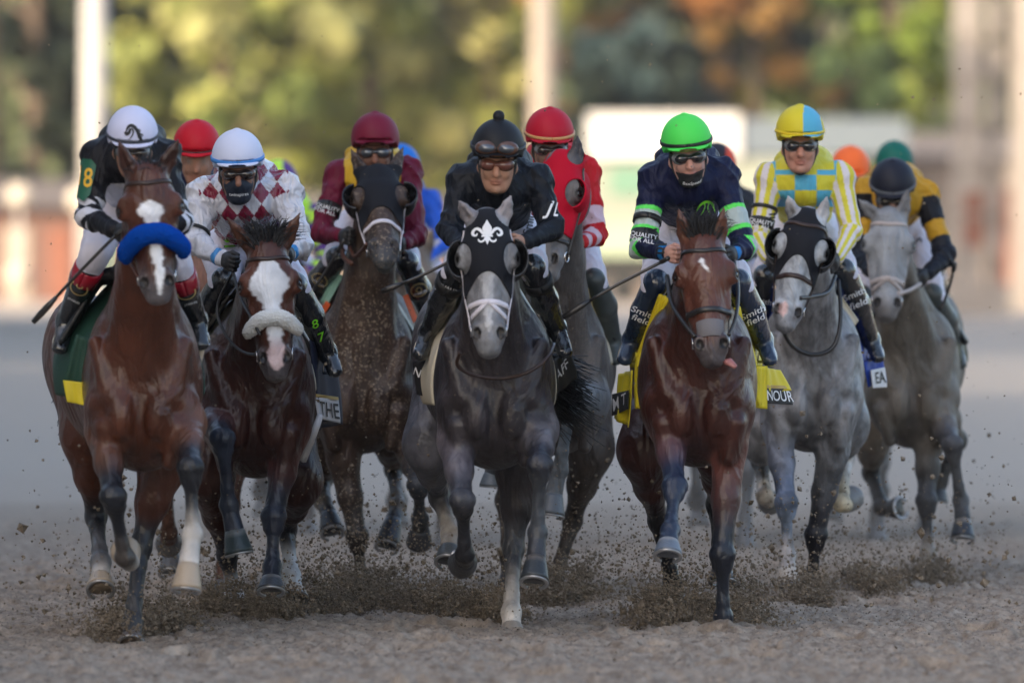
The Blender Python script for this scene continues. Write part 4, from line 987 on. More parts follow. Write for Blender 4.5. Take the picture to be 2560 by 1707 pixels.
# ------------------------------------------------------------------ the field of horses
BAY = (.074,.023,.012); BAYD = (.038,.013,.010); BLK = (.014,.015,.020); BRN = (.048,.028,.020)
GRD = (.036,.030,.034); GRL = (.19,.19,.20); ROAN = (.075,.065,.062)
SOCK = (.50,.46,.42)
coatA = coat_mat('coat_bay', .36); coatM = coat_mat('coat_dark_muddy', .5, mud=1.0, mudcol=(.26,.20,.14)); coatG = coat_mat('coat_dark_grey', .40, dapple=.28, mud=.15)
coatL = coat_mat('coat_light_grey', .5, dapple=.45, mud=.1); coatR = coat_mat('coat_roan', .5, dapple=.2, mud=.6); coatF = coat_mat('coat_far_grey', .55, dapple=.12, mud=.2)
NAVYC = mat('cloth_navy', (.012,.016,.04), rough=.6, var=.1); BLKC = mat('cloth_black', (.014,.014,.017), rough=.65); GRNC = mat('cloth_green', (.008,.05,.032), rough=.65, bump=.2)
YELC = mat('cloth_yellow', (.72,.58,.02), rough=.55); WHTC = mat('cloth_white', (.68,.67,.68), rough=.7); BLUC = mat('cloth_blue', (.01,.05,.33), rough=.6); CREC = mat('cloth_cream', (.58,.52,.40), rough=.8)
GOLDC = mat('cloth_gold', (.50,.34,.09), rough=.6); LETK = mat('print_black', (.01,.01,.012), rough=.6); LETY = mat('print_yellow', (.75,.62,.02), rough=.55)
ORGC = mat('cloth_orange', (.80,.13,.03), rough=.6); MINT = mat('cloth_mint', (.35,.62,.50), rough=.6); SADB = mat('saddle_black', (.02,.02,.022), rough=.4)
HOODK = mat('hood_black', (.014,.015,.020), rough=.72, bump=.25, bscale=160, spec=.15); HOODR = mat('hood_red', (.46,.005,.025), rough=.7, bump=.25, bscale=160, spec=.12)
LIME = mat('lime_print', (.25,.85,.02), rough=.5); GOLDP = mat('gold_print', (.5,.36,.14), rough=.45); REDB = mat('boot_red', (.30,.005,.02), rough=.2, coat=.4)
W3 = (.72,.73,.80); 

# ---- bay with a blue shadow roll
h1 = horse(dict(Y=39.5, label='bay racehorse with a white star and stripe and a blue fleece noseband', col=BAY, pts=BLK, mat=coatA, h=.0075,
    chest=(350,985), hw=141, rump=(272,905), poll=(366,415), nose=(396,752), pdy=-.42, ndy=-.55, ears=((296,350),(447,347)), hwid=1.24, neckw=1.0,
    muzcol=(.07,.05,.05), muzzle=(.085,.075,.08), chincol=(.30,.28,.30), earcol=(.05,.02,.015),
    mark=dict(pts=[(.17,0,.0),(.185,0,.028),(.215,.0,.050),(.25,.004,.030),(.30,.006,.020),(.37,.006,.018),(.44,.012,.018),(.52,.014,.013),(.565,.010,.012),(.60,.005,.0)]),
    fore=[dict(p=[(262,1080,.12),(283,1240,-.17),(312,1392,-.06),(324,1404,.04),(318,1385,.14)], up=(.16,.065,.035), sock=(.06,.05,.045), past=SOCK, hoof=BEIGE_HOOF),
          dict(p=[(468,1060,.12),(476,1168,-.24),(482,1335,-.26),(472,1408,-.33),(466,1476,-.36)], up=(.16,.065,.035), sock=SOCK, hoof=BEIGE_HOOF)],
    hind=[dict(p=[(215,1085,1.2),(240,1290,1.42),(252,1405,1.15),(252,1440,1.06),(252,1478,1.0)], sock=(.10,.10,.11), hoof=BEIGE_HOOF, past=SOCK),
          dict(p=[(408,1150,1.0),(352,1365,.95),(331,1555,.76),(330,1590,.72),(328,1615,.68)], sock=(.045,.045,.05), hoof=(.2,.17,.16))], tail=(-.2,.6,-.5)))
bridle(h1, mat('dark_brown_leather', (.035,.018,.014), rough=.4), ny=.42, nose=False)
shadow_roll(h1, .325, mat('fleece_blue', (.004,.065,.40), rough=.95, bump=1, bscale=120, spec=.05), rad=.036, drop=.075)
mane(h1, 60, .03, .045, seed=2)
rein(h1, [(300,580,-.05),(318,640,-.3),(345,690,-.46),(357,700,-.5)], BROWNL, .008); rein(h1, [(395,600,.0),(440,650,-.25),(437,695,-.46)], BROWNL, .008)
saddle_towel(h1, GRNC, .42, 1.0, -.02); saddle(h1, SADB)
o, fn, nn = cloth_flap('saddle_cloth', h1, [(190,835,.40),(225,850,.38),(222,962,.38),(160,955,.42)], GRNC, .006)
o2, fn2, nn2 = cloth_flap('cloth_border', h1, [(157,950,.39),(222,958,.36),(222,1016,.36),(168,1004,.39)], YELC, .004)
o3, _, _ = cloth_flap('cloth_border', h1, [(488,925,.40),(499,930,.42),(497,985,.42),(489,983,.40)], YELC, .003)

def silk1(tg, lx, lz, ly, t, ang, v):
    c = np.ones((len(t),3))*np.array((.012,.012,.016)); arm = tg > 0; wh = (.62,.62,.68)
    m = arm & (t > .38) & (t < .62); sel(c, m, wh); sel(c, m & (((t*17+np.abs(ang)*.8) % 1.9) < .75), (.012,.012,.016)); sel(c, (tg == 0) & (lz < -.12), wh); return c
r1 = rider(h1, dict(label='jockey in black with white cap bearing a horse head emblem', helm=(331,271,64,20,4,0), sh=((250,392),(408,392)), el=((221,540),(446,555)), ha=((302,585,-.12),(402,590,-.05)),
    legs=(((240,630,.45),(208,700,.55),(166,800,.72),(150,872,.62)), ((440,650,.45),(462,715,.55),(494,800,.72),(502,862,.62))), bstart=.55, smat=CLOTH, silk=silk1, hmat=HELM, hcol=flat((.62,.64,.84)),
    hband=(mat('band_dark', (.03,.035,.05), rough=.5), .038, .014), skin=(.30,.16,.11), boot=BOOTB))
# emblem on the cap
Hd = r1['Hd']; U, Vv, Fr = r1['rt'], r1['upv'], r1['fr']; up_ = nrm(Vv*.8+V3(0,0,1)*.2)
em = join2d([stroke2d([(-.028,.012),(-.020,.032),(-.008,.040),(.004,.034),(.016,.016),(.024,-.006),(.036,-.024)], [.003,.010,.013,.014,.012,.014,.004]),
             stroke2d([(-.030,.016),(-.024,.006),(-.016,.012),(-.010,.028)], [.010,.013,.012,.008]), stroke2d([(-.006,.030),(.000,.014),(-.008,-.006),(-.020,-.018)], [.006,.006,.005,.001]),
             stroke2d([(.014,.026),(.026,.020),(.022,.012)], [.006,.004,.002], 8), stroke2d([(.024,.008),(.036,.002),(.030,-.004)], [.006,.004,.002], 8), poly2d([(.014,-.020),(.040,-.026),(.044,-.020),(.030,-.014)], 1)])
em = (em[0]*1.25*r1['hs'], em[1])
decal('emblem', r1['hf'], em, Hd(0,.100,.15), U, Vv, nrm(-Fr+Vv*-.35), LETK, r1['he'], .003)
decal('lettering', r1['hf'], text2d('myracehorse', .021*r1['hs'], .2, .006), Hd(.0,.064,.16), U, Vv, -Fr, LETK, r1['he'], .003)
# number on the shoulder
c0 = r1['sh'][0]*.55+r1['el'][0]*.45
p2 = poly2d([(-.05,-.075),(.01,-.10),(.035,-.07),(.045,.06),(.02,.085),(-.03,.09),(-.05,.07)], 3)
nb_ = decal('number_patch', r1['g'], p2, c0+V3(-.025,0,.02), V3(1,0,0), V3(0,0,1), V3(.25,1,0), mat('patch_green', (.01,.10,.055), rough=.5), r1['root'], .010)
decal('lettering', r1['g'], text2d('8', .12, 0, .012), c0+V3(-.010,0,.02), V3(.8,0,0), V3(-.08,0,1), V3(.25,1,0), mat('print_amber', (.75,.42,.02), rough=.5), nb_, .014)
decal('lettering', r1['g'], text2d('1', .12, 0, .012), c0+V3(-.058,0,.03), V3(.5,0,0), V3(-.08,0,1), V3(.25,1,0), MATS['print_amber'], nb_, .014)
for i in (0, 1):
    K, M, A, T = r1['legs'][i]; ax = nrm(M-K)
    ring_obj('boot_top', r1['boots'][i][1], M*.75+K*.25, ax, V3(0,-1,0), .085, .004, REDB, r1['boots'][i][0], .12, off=.003)
    ring_obj('knee_cloth', r1['boots'][i][1], K*.65+M*.35, ax, V3(0,-1,0), .075, .004, mat('breech_beige', (.42,.33,.30), rough=.5), r1['root'], .12, off=.003)
    o = ring_obj('leg_band', r1['boots'][i][1], K*.75+M*.25, ax, V3(0,-1,0), .05, .004, BLACKM, r1['root'], .14, off=.007)
    boot_text(r1, i, .12, 'FOR ALL', .026, dx=-.02 if i == 0 else .01)
    an = np.linspace(0, 6.283, 25); lg = join2d([stroke2d([(.040*math.cos(q), .040*math.sin(q)) for q in an], .006, 40), stroke2d([(.014*math.sin(q), .012-.012*math.cos(q)) for q in an], .005, 24), stroke2d([(.012*math.sin(q), .030-.008*math.cos(q)) for q in an], .004, 20)])
    boot_text(r1, i, .60, lg, 1, GOLDP); boot_text(r1, i, .76, 'STABLES', .016, WHITE)
whip([(312,572,-.25),(278,600,-.24),(180,700,-.2),(83,806,-.15)], 'black riding whip slanting down at the far left', 39.5)
# ---- dark bay with a big white blaze and a white fleece roll
h3 = horse(dict(Y=41.4, label='dark bay racehorse with a wide white blaze and a white fleece noseband', col=BAYD, pts=(.016,.018,.026), mat=coatA, h=.0075,
    chest=(637,1010), hw=138, rump=(625,900), poll=(667,606), nose=(690,941), pdy=-.38, ndy=-.58, ears=((567,543),(750,532)), hwid=1.22, headcol=(.085,.028,.016),
    muzcol=(.05,.04,.045), muzzle=(.07,.06,.065), chincol=(.22,.21,.22), earcol=(.09,.035,.02),
    mark=dict(pts=[(.085,0,.0),(.10,0,.030),(.14,0,.045),(.175,0,.070),(.21,-.002,.076),(.25,-.004,.056),(.29,0,.036),(.34,.005,.028),(.46,.010,.026),(.52,.006,.030),(.575,.004,.026),(.60,.0,.0)], c2=(.62,.45,.44), c2y=.44),
    fore=[dict(p=[(535,1045,.10),(556,1095,-.30),(572,1262,-.22),(586,1325,-.24),(598,1383,-.25)], up=(.12,.04,.025), c=(.022,.028,.045), knee=(.022,.028,.045), hoof=(.03,.045,.05), band=(.12,.13,.13)),
          dict(p=[(726,1075,.12),(684,1290,-.04),(681,1415,-.08),(679,1443,-.12),(678,1480,-.15)], up=(.12,.035,.022), c=(.018,.022,.036), hoof=(.045,.05,.06), band=(.12,.12,.12))],
    hind=[dict(p=[(525,1185,1.2),(568,1385,1.55),(585,1490,1.62),(586,1520,1.62),(587,1548,1.62)], sock=(.55,.55,.58), hoof=BEIGE_HOOF),
          dict(p=[(745,1200,1.2),(716,1320,1.55),(728,1440,1.40),(734,1470,1.35),(738,1500,1.3)], sock=(.45,.47,.50), hoof=BEIGE_HOOF)]))
bridle(h3, mat('dark_brown_leather', (.035,.018,.014)), nose=False, mm=MATS['dark_brown_leather'])
shadow_roll(h3, .365, mat('fleece_white', (.82,.82,.80), rough=.95, bump=1, bscale=120, spec=.1), rad=.029, drop=.045, a=(-88,88))
mane(h3, 170, .10, .12, seed=3, w=.007)
rein(h3, [(575,650,-.05),(600,740,-.3),(632,800,-.5),(650,838,-.55)], LEATHER, .008); rein(h3, [(600,650,-.1),(545,760,-.0),(560,830,-.1),(600,875,-.25),(640,885,-.4),(655,860,-.5)], LEATHER, .007)
saddle_towel(h3, CREC, .45, 1.0, .05); saddle(h3, SADB)
o, fn, nn = cloth_flap('saddle_cloth', h3, [(775,850,.50),(838,900,.95),(852,1060,1.0),(790,1075,.6)], NAVYC, .012)
o2, fn2, nn2 = cloth_flap('name_cloth', h3, [(788,992,.55),(846,1000,.85),(850,1058,.86),(794,1044,.56)], WHTC, .003); lettering(o2, fn2, nn2, 'THE', LETK, (.52,.55), (.46,.95))
cloth_flap('cloth_border', h3, [(788,984,.545),(845,992,.845),(846,1000,.846),(788,992,.546)], GOLDC, .002)
MB().tube(curve([h3['pt'](800,1040,.55), h3['pt'](786,1080,.5), h3['pt'](758,1150,.6)], 12), .018, 6).build('girth', WHTC, h3['L'])
def silk3(tg, lx, lz, ly, t, ang, v):
    c = np.ones((len(t),3))*np.array((.62,.62,.68)); p = np.floor(lx/.078+lz/.105+.5); q = np.floor(lx/.078-lz/.105+.5)
    m = ((tg == 0) | (t < .10)) & ((p+q) % 2 == 0) & (np.abs(lx) < .21); sel(c, m, (.19,.005,.03)); m = (tg > 0) & (t > .86) & (t < .92); sel(c, m, (.02,.22,.55)); return c
r3 = rider(h3, dict(label='jockey in silver-white silks with maroon diamonds and a navy face mask', helm=(595,329,65,12,2,2), sh=((512,490),(712,476)), el=((482,606),(746,612)), ha=((570,655,-.12),(722,640,-.05)),
    legs=(((560,700,.38),(508,782,.5),(478,850,.7),(470,900,.6)), ((738,712,.40),(778,790,.5),(818,880,.66),(838,930,.58))), smat=SATIN, silk=silk3, hmat=HELM, hcol=flat((.62,.66,.84)), folds=1.4, fat=1.12,
    hband=(mat('band_blue', (.04,.22,.60), rough=.5), .034, .020), skin=(.25,.13,.09), gframe=GFRAMEB, mask=(mat('mask_navy', (.008,.014,.03), rough=.7, wrinkle=.3), -.022, 0)))
mo, k = r3['d']['maskf']; decal('lettering', k, text2d('twinspires', .022, 0, .008), r3['Hd'](0,-.072,.17), r3['rt'], r3['upv'], -r3['fr'], WHITE, mo, .003)
pxdecal(r3, 'breeches', 560, 615, -.1, '811', .075, mat('print_black2', (.01,.01,.01)), rot=-1.5); pxdecal(r3, 'breeches', 560, 615, -.1, '811', .065, LIME, rot=-1.5, off=.009)
arm_band(r3, 0, .80, .016, BLACKM)
for t_, tx in ((.62,'8'),(.8,'7')): boot_text(r3, 1, t_, tx, .07, LIME, shear=.2); boot_text(r3, 0, t_-.1, tx, .06, LIME)

# ---- dark brown, black hood, head carried high
h5 = horse(dict(Y=45.6, label='dark muddy brown racehorse with a plain black hood and white noseband', col=BRN, pts=(.022,.017,.016), mat=coatM, h=.008,
    chest=(905,965), hw=132, rump=(900,870), poll=(944,418), nose=(962,645), pdy=-.16, ndy=-.60, ears=((877,372),(1008,368)), hwid=1.25, edy=.12, muzcol=(.03,.03,.035), muzzle=(.045,.045,.05), chincol=(.10,.11,.11), nmid=(0,0,0), neckw=1.0,
    fore=[dict(p=[(858,1145,.15),(893,1338,.08),(903,1448,.12),(905,1470,.14),(907,1492,.14)], hoof=DARK_HOOF),
          dict(p=[(1030,1120,.10),(1046,1212,-.28),(1050,1295,-.08),(1050,1318,.0),(1048,1350,.06)], c=(.035,.04,.05), knee=(.035,.04,.05), hoof=DARK_HOOF)],
    hind=[dict(p=[(815,1120,1.2),(812,1190,1.55),(808,1255,1.3),(822,1285,1.2),(832,1335,1.12)], sock=(.16,.13,.10), past=BLK, hoof=DARK_HOOF),
          dict(p=[(975,1080,1.2),(984,1170,1.55),(994,1265,1.25),(984,1300,1.15),(966,1370,1.05)], sock=(.16,.13,.10), past=BLK, hoof=DARK_HOOF)]))
hood(h5, HOODK, lambda x, z: .30+12*x*x, eyes=.045, cups=(.046,.055,.085), ears=False)
bridle(h5, WHITEL, ny=.395, nw_=.024, brow=False, mm=WHITEL)
rein(h5, [(868,600,-.05),(885,640,-.2),(905,625,-.4),(917,610,-.5)], BROWNL, .010); rein(h5, [(852,590,-.06),(858,640,-.1),(880,660,-.2)], BROWNL, .012)
saddle_towel(h5, CREC, .45, 1.0, .15); saddle(h5, SADB)
cloth_flap('saddle_cloth', h5, [(838,680,.40),(858,692,.38),(815,770,.45),(800,755,.5)], MINT, .003); cloth_flap('cloth_border', h5, [(815,752,.44),(826,762,.42),(796,812,.5),(784,800,.52)], ORGC, .002)
cloth_flap('cloth_border', h5, [(1008,740,.35),(1020,735,.42),(1044,800,.45),(1034,808,.4)], ORGC, .002)
def silk5(tg, lx, lz, ly, t, ang, v):
    c = np.ones((len(t),3))*np.array((.13,.008,.03)); m = (tg == 0) & (np.abs(lx) > .085) & (np.abs(lx) < .145) & (lz > -.22); sel(c, m, (.62,.38,.03)); return c
r5 = rider(h5, dict(label='jockey in maroon with yellow braces and a maroon cap', helm=(938,286,61,6,0,0), sh=((848,436),(1018,432)), el=((803,580),(1038,592)), ha=((862,592,-.12),(1002,612,-.05)),
    legs=(((842,645,.36),(800,700,.5),(768,760,.66),(755,800,.55)), ((1018,655,.40),(1048,725,.5),(1072,790,.66),(1082,830,.58))), smat=CLOTH, silk=silk5, hmat=HELM, hcol=flat((.16,.008,.03)), skin=(.20,.10,.07), gframe=GFRAMEB, lens=mat('mirror_lens', (.12,.13,.15), rough=.06, spec=1, metal=.5)))
arm_band(r5, 0, .62, .055, BLACKM, 'EQUALITY\nFOR ALL')
for i in (0, 1):
    an = np.linspace(0, 6.283, 25); boot_text(r5, i, .5, join2d([stroke2d([(.042*math.cos(q), .042*math.sin(q)) for q in an], .005, 40), stroke2d([(.014*math.sin(q), .0-.016*math.cos(q)) for q in an], .004, 24)]), 1, GOLDP)
    boot_text(r5, i, .56, 'STABLES', .020, WHITE)
whip([(862,598,-.14),(838,640,-.12),(800,700,-.1),(762,752,-.1)], 'black riding whip crossing the left boot of the maroon jockey', 45.6)

# ---- dark grey with the fleur-de-lis hood
h7 = horse(dict(Y=40.6, label='dark grey racehorse wearing a black hood with a white lily emblem', col=GRD, pts=(.035,.036,.044), mat=coatG, h=.0075,
    chest=(1236,985), hw=144, rump=(1190,890), poll=(1217,535), nose=(1223,882), pdy=-.40, ndy=-.60, ears=((1147,500),(1277,487)), hwid=1.20, headcol=(.21,.21,.225), muzcol=(.13,.13,.14), muzzle=(.15,.15,.16), earcol=(.24,.22,.235), chincol=(.25,.25,.26),
    mark=dict(pts=[(.26,0,.0),(.28,0,.022),(.40,0,.018),(.50,0,.012),(.54,0,0)], c=(.45,.45,.47)),
    fore=[dict(p=[(1140,1105,.12),(1156,1250,-.20),(1162,1385,-.04),(1160,1400,.06),(1156,1398,.16)], up=(.16,.14,.165), c=(.018,.018,.022), knee=(.05,.05,.062), hoof=DARK_HOOF),
          dict(p=[(1350,1075,.10),(1350,1160,-.27),(1344,1330,-.20),(1340,1395,-.26),(1335,1458,-.32)], up=(.17,.16,.18), c=(.05,.055,.065), knee=(.025,.027,.04), past=(.03,.03,.035), hoof=(.03,.035,.04), band=(.10,.09,.085))],
    hind=[dict(p=[(1070,1110,1.2),(1098,1240,1.52),(1126,1335,1.34),(1124,1368,1.25),(1120,1408,1.2)], up=(.10,.10,.12), c=(.07,.07,.08), sock=(.42,.38,.34), hoof=(.08,.09,.10)),
          dict(p=[(1300,1165,1.0),(1284,1370,.96),(1278,1530,.74),(1279,1560,.71),(1280,1592,.68)], c=(.05,.052,.06), sock=(.46,.42,.38), hoof=(.3,.26,.22))], tailspread=.9, tailmid=-.06, tail=(.49,.40,-.54)))
hood(h7, HOODK, lambda x, z: .27+14*x*x, eyes=.047, cups=(.046,.055,.088))
bridle(h7, WHITEL, ny=.405, nw_=.026, eight=True, mm=WHITEL, brow=False)
rein(h7, [(1150,880,-.3),(1143,910,-.25),(1165,930,-.2),(1205,942,-.16),(1262,945,-.14),(1320,930,-.16),(1368,895,-.1),(1385,860,.1)], mat('dark_brown_leather', (.035,.018,.014)), .009)
saddle_towel(h7, CREC, .42, 1.02, -.06); saddle(h7, SADB)
o, fn, nn = cloth_flap('saddle_cloth', h7, [(1030,905,.75),(1088,890,.55),(1092,1005,.60),(1045,985,.75)], BLKC, .006); lettering(o, fn, nn, 'NY TR', WHITE, (.52,.52), (.36,.34), rot=-.55)
o, fn, nn = cloth_flap('saddle_cloth', h7, [(1378,900,.50),(1425,880,.75),(1440,940,.8),(1382,1005,.52)], BLKC, .008); lettering(o, fn, nn, 'AFF', WHITE, (.5,.42), (.40,.48), rot=.25)
cloth_flap('cloth_border', h7, [(1078,890,.53),(1100,900,.40),(1098,965,.41),(1084,960,.5)], CREC, .002)
fl = [poly2d([(0,.068),(.009,.050),(.019,.034),(.021,.022),(.014,.006),(.007,-.006),(-.007,-.006),(-.014,.006),(-.021,.022),(-.019,.034),(-.009,.050)], 2), poly2d([(-.024,-.013),(.024,-.013),(.024,-.004),(-.024,-.004)], 2),
      poly2d([(-.006,-.013),(.006,-.013),(.009,-.030),(0,-.052),(-.009,-.030)], 2)]
for s in (-1, 1):
    fl += [stroke2d([(s*.010,-.008),(s*.020,.006),(s*.032,.022),(s*.047,.028),(s*.060,.018),(s*.060,.002),(s*.048,-.004),(s*.042,.006)], [.006,.011,.013,.012,.013,.012,.009,.004], 30),
           stroke2d([(s*.008,-.014),(s*.014,-.030),(s*.026,-.036),(s*.036,-.030),(s*.038,-.022)], [.006,.008,.009,.007,.003], 18)]
fl = join2d(fl); decal('emblem', h7['hf'], (fl[0]*1.05, fl[1]), h7['H'](0,.105,.12), h7['r'], -h7['a'], -h7['q'], WHITE, h7['hood'], .011)
def silk7(tg, lx, lz, ly, t, ang, v): return np.ones((len(t),3))*np.array((.010,.012,.018))
r7 = rider(h7, dict(label='jockey all in black with a bobble cap and spare goggles on it', helm=(1244,303,66,13,-3,-2), bob=1, spare=1, sh=((1158,452),(1340,452)), el=((1126,580),(1380,575)), ha=((1168,625,-.12),(1296,612,-.12)), bare=(0,1), sdy=.28,
    legs=(((1142,672,.36),(1105,752,.5),(1072,830,.66),(1050,888,.56)), ((1332,668,.36),(1362,750,.5),(1392,820,.66),(1412,882,.56))), smat=CLOTH, silk=silk7, hmat=HELM, hcol=flat((.012,.013,.017)), skin=(.40,.22,.15), gframe=GFRAMEB, lens=mat('brown_lens', (.16,.06,.045), rough=.1, spec=.7), folds=.8))
pxdecal(r7, 'jacket', 1372, 520, -.3, 'J', .09, WHITE, rot=-.1, shear=.3); pxdecal(r7, 'jacket', 1391, 524, -.3, 'L', .09, WHITE, rot=-.1, xs=.5, shear=.3)
pxdecal(r7, 'breeches', 1326, 552, -.3, 'Smith', .055, LETK, rot=1.35); boot_text(r7, 0, .3, 'EQUALITY', .028); boot_text(r7, 0, .37, 'FOR ALL', .028)
for i in (0,1): ring_obj('leg_band', r7['boots'][i][1], r7['legs'][i][0]*.55+r7['legs'][i][1]*.45, nrm(r7['legs'][i][1]-r7['legs'][i][0]), V3(0,-1,0), .05, .005, BLACKM, r7['boots'][i][0], .12, off=.003)
whip([(1164,632,-.25),(1128,652,-.22),(1040,695,-.2),(954,729,-.18)], 'black riding whip pointing left in front of the hooded brown horse', 40.6)

# ---- roan with a red hood
h8 = horse(dict(Y=44.4, label='roan racehorse with a bright red hood, half behind the all-black jockey', col=ROAN, pts=(.05,.045,.045), mat=coatR, h=.008,
    chest=(1392,965), hw=130, rump=(1395,880), poll=(1402,385), nose=(1356,690), pdy=-.34, ndy=-.52, ears=(None,(1444,338)), yaw=-26, hwid=1.1, headcol=(.10,.095,.10), muzcol=(.14,.14,.15), muzzle=(.15,.15,.16), earcol=(.035,.03,.035), neckw=1.05,
    fore=[dict(p=[(1300,1090,.10),(1268,1130,-.28),(1240,1170,.02),(1234,1180,.04),(1232,1214,.04)], hoof=(.10,.12,.14), c=(.06,.07,.08)),
          dict(p=[(1478,1000,.05),(1432,985,-.36),(1398,1175,-.24),(1384,1235,-.26),(1378,1290,-.28)], up=(.12,.13,.15), c=(.09,.11,.13), knee=(.12,.14,.16), sock=(.12,.13,.14), hoof=(.10,.11,.12))],
    hind=[dict(p=[(1285,1120,1.1),(1262,1250,1.4),(1272,1390,1.35),(1274,1430,1.33),(1276,1470,1.3)], c=(.06,.05,.045), hoof=DARK_HOOF),
          dict(p=[(1478,1120,1.1),(1432,1300,1.4),(1390,1440,1.35),(1386,1465,1.33),(1384,1500,1.3)], up=(.07,.055,.048), c=(.05,.04,.035), hoof=(.3,.26,.2))], tail=(.1,.5,-.4)))
hood(h8, HOODR, lambda x, z: .36+.7*np.abs(x), eyes=.047, cups=(.05,.055,.080), cupm=HOODR, sides=(1,))
bridle(h8, LEATHER, ny=.44, brow=False)
rein(h8, [(1430,610,-.1),(1415,612,-.2),(1395,618,-.35),(1372,640,-.45)], LEATHER, .016)
saddle_towel(h8, CREC, .42, 1.0, .1); saddle(h8, SADB)
cloth_flap('saddle_cloth', h8, [(1468,720,.35),(1486,715,.45),(1500,900,.5),(1484,905,.42)], mat('cloth_ochre', (.42,.33,.12), rough=.7), .004)
cloth_flap('saddle_cloth', h8, [(1490,860,.6),(1520,850,.9),(1512,925,.9),(1486,925,.6)], WHTC, .006)
def silk8(tg, lx, lz, ly, t, ang, v):
    c = np.ones((len(t),3))*np.array((.50,.008,.015)); wh = (.62,.45,.52); a = tg > 0
    sel(c, a & (t > .30) & (t < .44), wh); sel(c, a & (t > .62) & (t < .72), wh); sel(c, a & (t > .80) & (t < .88), wh); return c
r8 = rider(h8, dict(label='jockey in red with pink-white sleeve hoops and a red cap with a gold band', helm=(1374,274,61,14,4,0), sh=((1308,440),(1462,432)), el=((1295,570),(1490,588)), ha=((1352,600,-.12),(1446,610,-.10)), bare=(0,1),
    legs=(((1330,670,.40),(1310,760,.5),(1300,840,.66),(1295,890,.55)), ((1484,700,.40),(1512,765,.5),(1532,850,.66),(1540,900,.58))), smat=CLOTH, silk=silk8, hmat=HELM, hcol=flat((.42,.006,.025)), hband=(mat('band_gold', (.55,.30,.12), rough=.4), .040, .016), skin=(.22,.13,.10), novisor=0,
    boot=mat('muddy_boot', (.05,.06,.06), rough=.35, var=.3)))

# ---- bay with a small star, yellow saddle cloth
h9 = horse(dict(Y=40.9, label='bay racehorse with a small white star and yellow saddle cloths', col=(.050,.016,.012), pts=(.018,.024,.042), mat=coatA, h=.0075,
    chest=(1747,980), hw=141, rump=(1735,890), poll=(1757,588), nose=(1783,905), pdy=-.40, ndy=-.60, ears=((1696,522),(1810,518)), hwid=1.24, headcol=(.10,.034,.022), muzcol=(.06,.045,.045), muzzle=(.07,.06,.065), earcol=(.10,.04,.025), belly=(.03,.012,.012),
    mark=dict(pts=[(.125,-.014,0),(.14,-.014,.007),(.165,-.008,.006),(.185,.004,.004),(.20,.010,0)]),
    fore=[dict(p=[(1670,1060,.12),(1687,1215,-.17),(1676,1325,-.36),(1671,1352,-.42),(1669,1392,-.46)], up=(.16,.075,.07), c=(.022,.032,.060), knee=(.018,.026,.055), hoof=(.13,.16,.21), band=(.25,.26,.28)),
          dict(p=[(1822,1115,.12),(1806,1385,-.02),(1808,1540,.04),(1808,1562,.05),(1808,1592,.05)], up=(.13,.045,.035), c=(.014,.017,.026), knee=(.014,.017,.026), hoof=(.02,.022,.03))],
    hind=[dict(p=[(1605,1125,1.2),(1646,1300,1.5),(1682,1455,1.62),(1686,1485,1.62),(1688,1515,1.62)], c=(.01,.01,.013), knee=(.012,.01,.012), up=(.05,.018,.015), hoof=DARK_HOOF),
          dict(p=[(1800,1130,1.15),(1792,1260,1.45),(1800,1390,1.35),(1803,1420,1.32),(1806,1455,1.3)], c=(.01,.01,.013), hoof=DARK_HOOF)]))
bridle(h9, LEATHER, ny=.375, nw_=.028); mane(h9, 150, .07, .12, seed=9, w=.006)
tg_ = Field(); tg_.cone(h9['H'](.028,.598,-.085), h9['H'](.058,.612,-.06), (.018,.010), (.020,.010), .012); tg_.cone(h9['H'](.058,.612,-.06), h9['H'](.080,.640,-.055), (.020,.010), (.013,.008), .012); mkmesh('tongue', *tg_.mesh(.005), mat('tongue_pink', (.34,.13,.12), rough=.35), h9['L'])
nose_p = ring_pts(h9['hf'], h9['H'](0,.462,-.06), h9['a'], h9['q'], .12, -60, 60, 20, .0015); MB().band(*nose_p, .085, .002).build('nose_patch', mat('patch_grey', (.16,.15,.16), rough=.8), h9['L'])
rein(h9, [(1668,690,-.1),(1680,760,-.3),(1715,815,-.5),(1737,842,-.56)], LEATHER, .011); rein(h9, [(1835,650,-.05),(1845,720,-.25),(1840,790,-.45),(1822,838,-.56)], LEATHER, .009)
saddle_towel(h9, YELC, .40, 1.0, .10); saddle(h9, SADB)
cloth_flap('saddle_cloth', h9, [(1648,735,.20),(1672,745,.18),(1604,950,.32),(1588,900,.45)], YELC, .008, seed=1)
cloth_flap('saddle_cloth', h9, [(1588,880,.46),(1612,940,.34),(1606,1022,.36),(1580,1020,.5)], YELC, .010, seed=2)
cloth_flap('saddle_cloth', h9, [(1545,935,.85),(1582,925,.55),(1568,1068,.6),(1530,1040,.9)], YELC, .010, seed=3)
o, fn, nn = cloth_flap('name_cloth', h9, [(1530,985,.83),(1572,975,.54),(1570,1022,.55),(1530,1040,.83)], BLKC, .002); lettering(o, fn, nn, 'M T', WHITE, (.5,.5), (.48,.85), rot=.12)
cloth_flap('saddle_cloth', h9, [(1836,770,.20),(1852,765,.25),(1905,1010,.45),(1886,1015,.40)], YELC, .010, seed=4)
cloth_flap('saddle_cloth', h9, [(1890,915,.42),(1920,915,.50),(1912,1022,.50),(1888,1018,.42)], YELC, .012, seed=5)
cloth_flap('saddle_cloth', h9, [(1912,918,.52),(1950,925,.70),(1975,975,.75),(1915,985,.55)], YELC, .006, seed=6)
o, fn, nn = cloth_flap('name_cloth', h9, [(1914,970,.53),(1972,972,.74),(1982,1012,.76),(1916,1008,.55)], BLKC, .003); lettering(o, fn, nn, 'NOUR', WHITE, (.5,.5), (.36,.95))
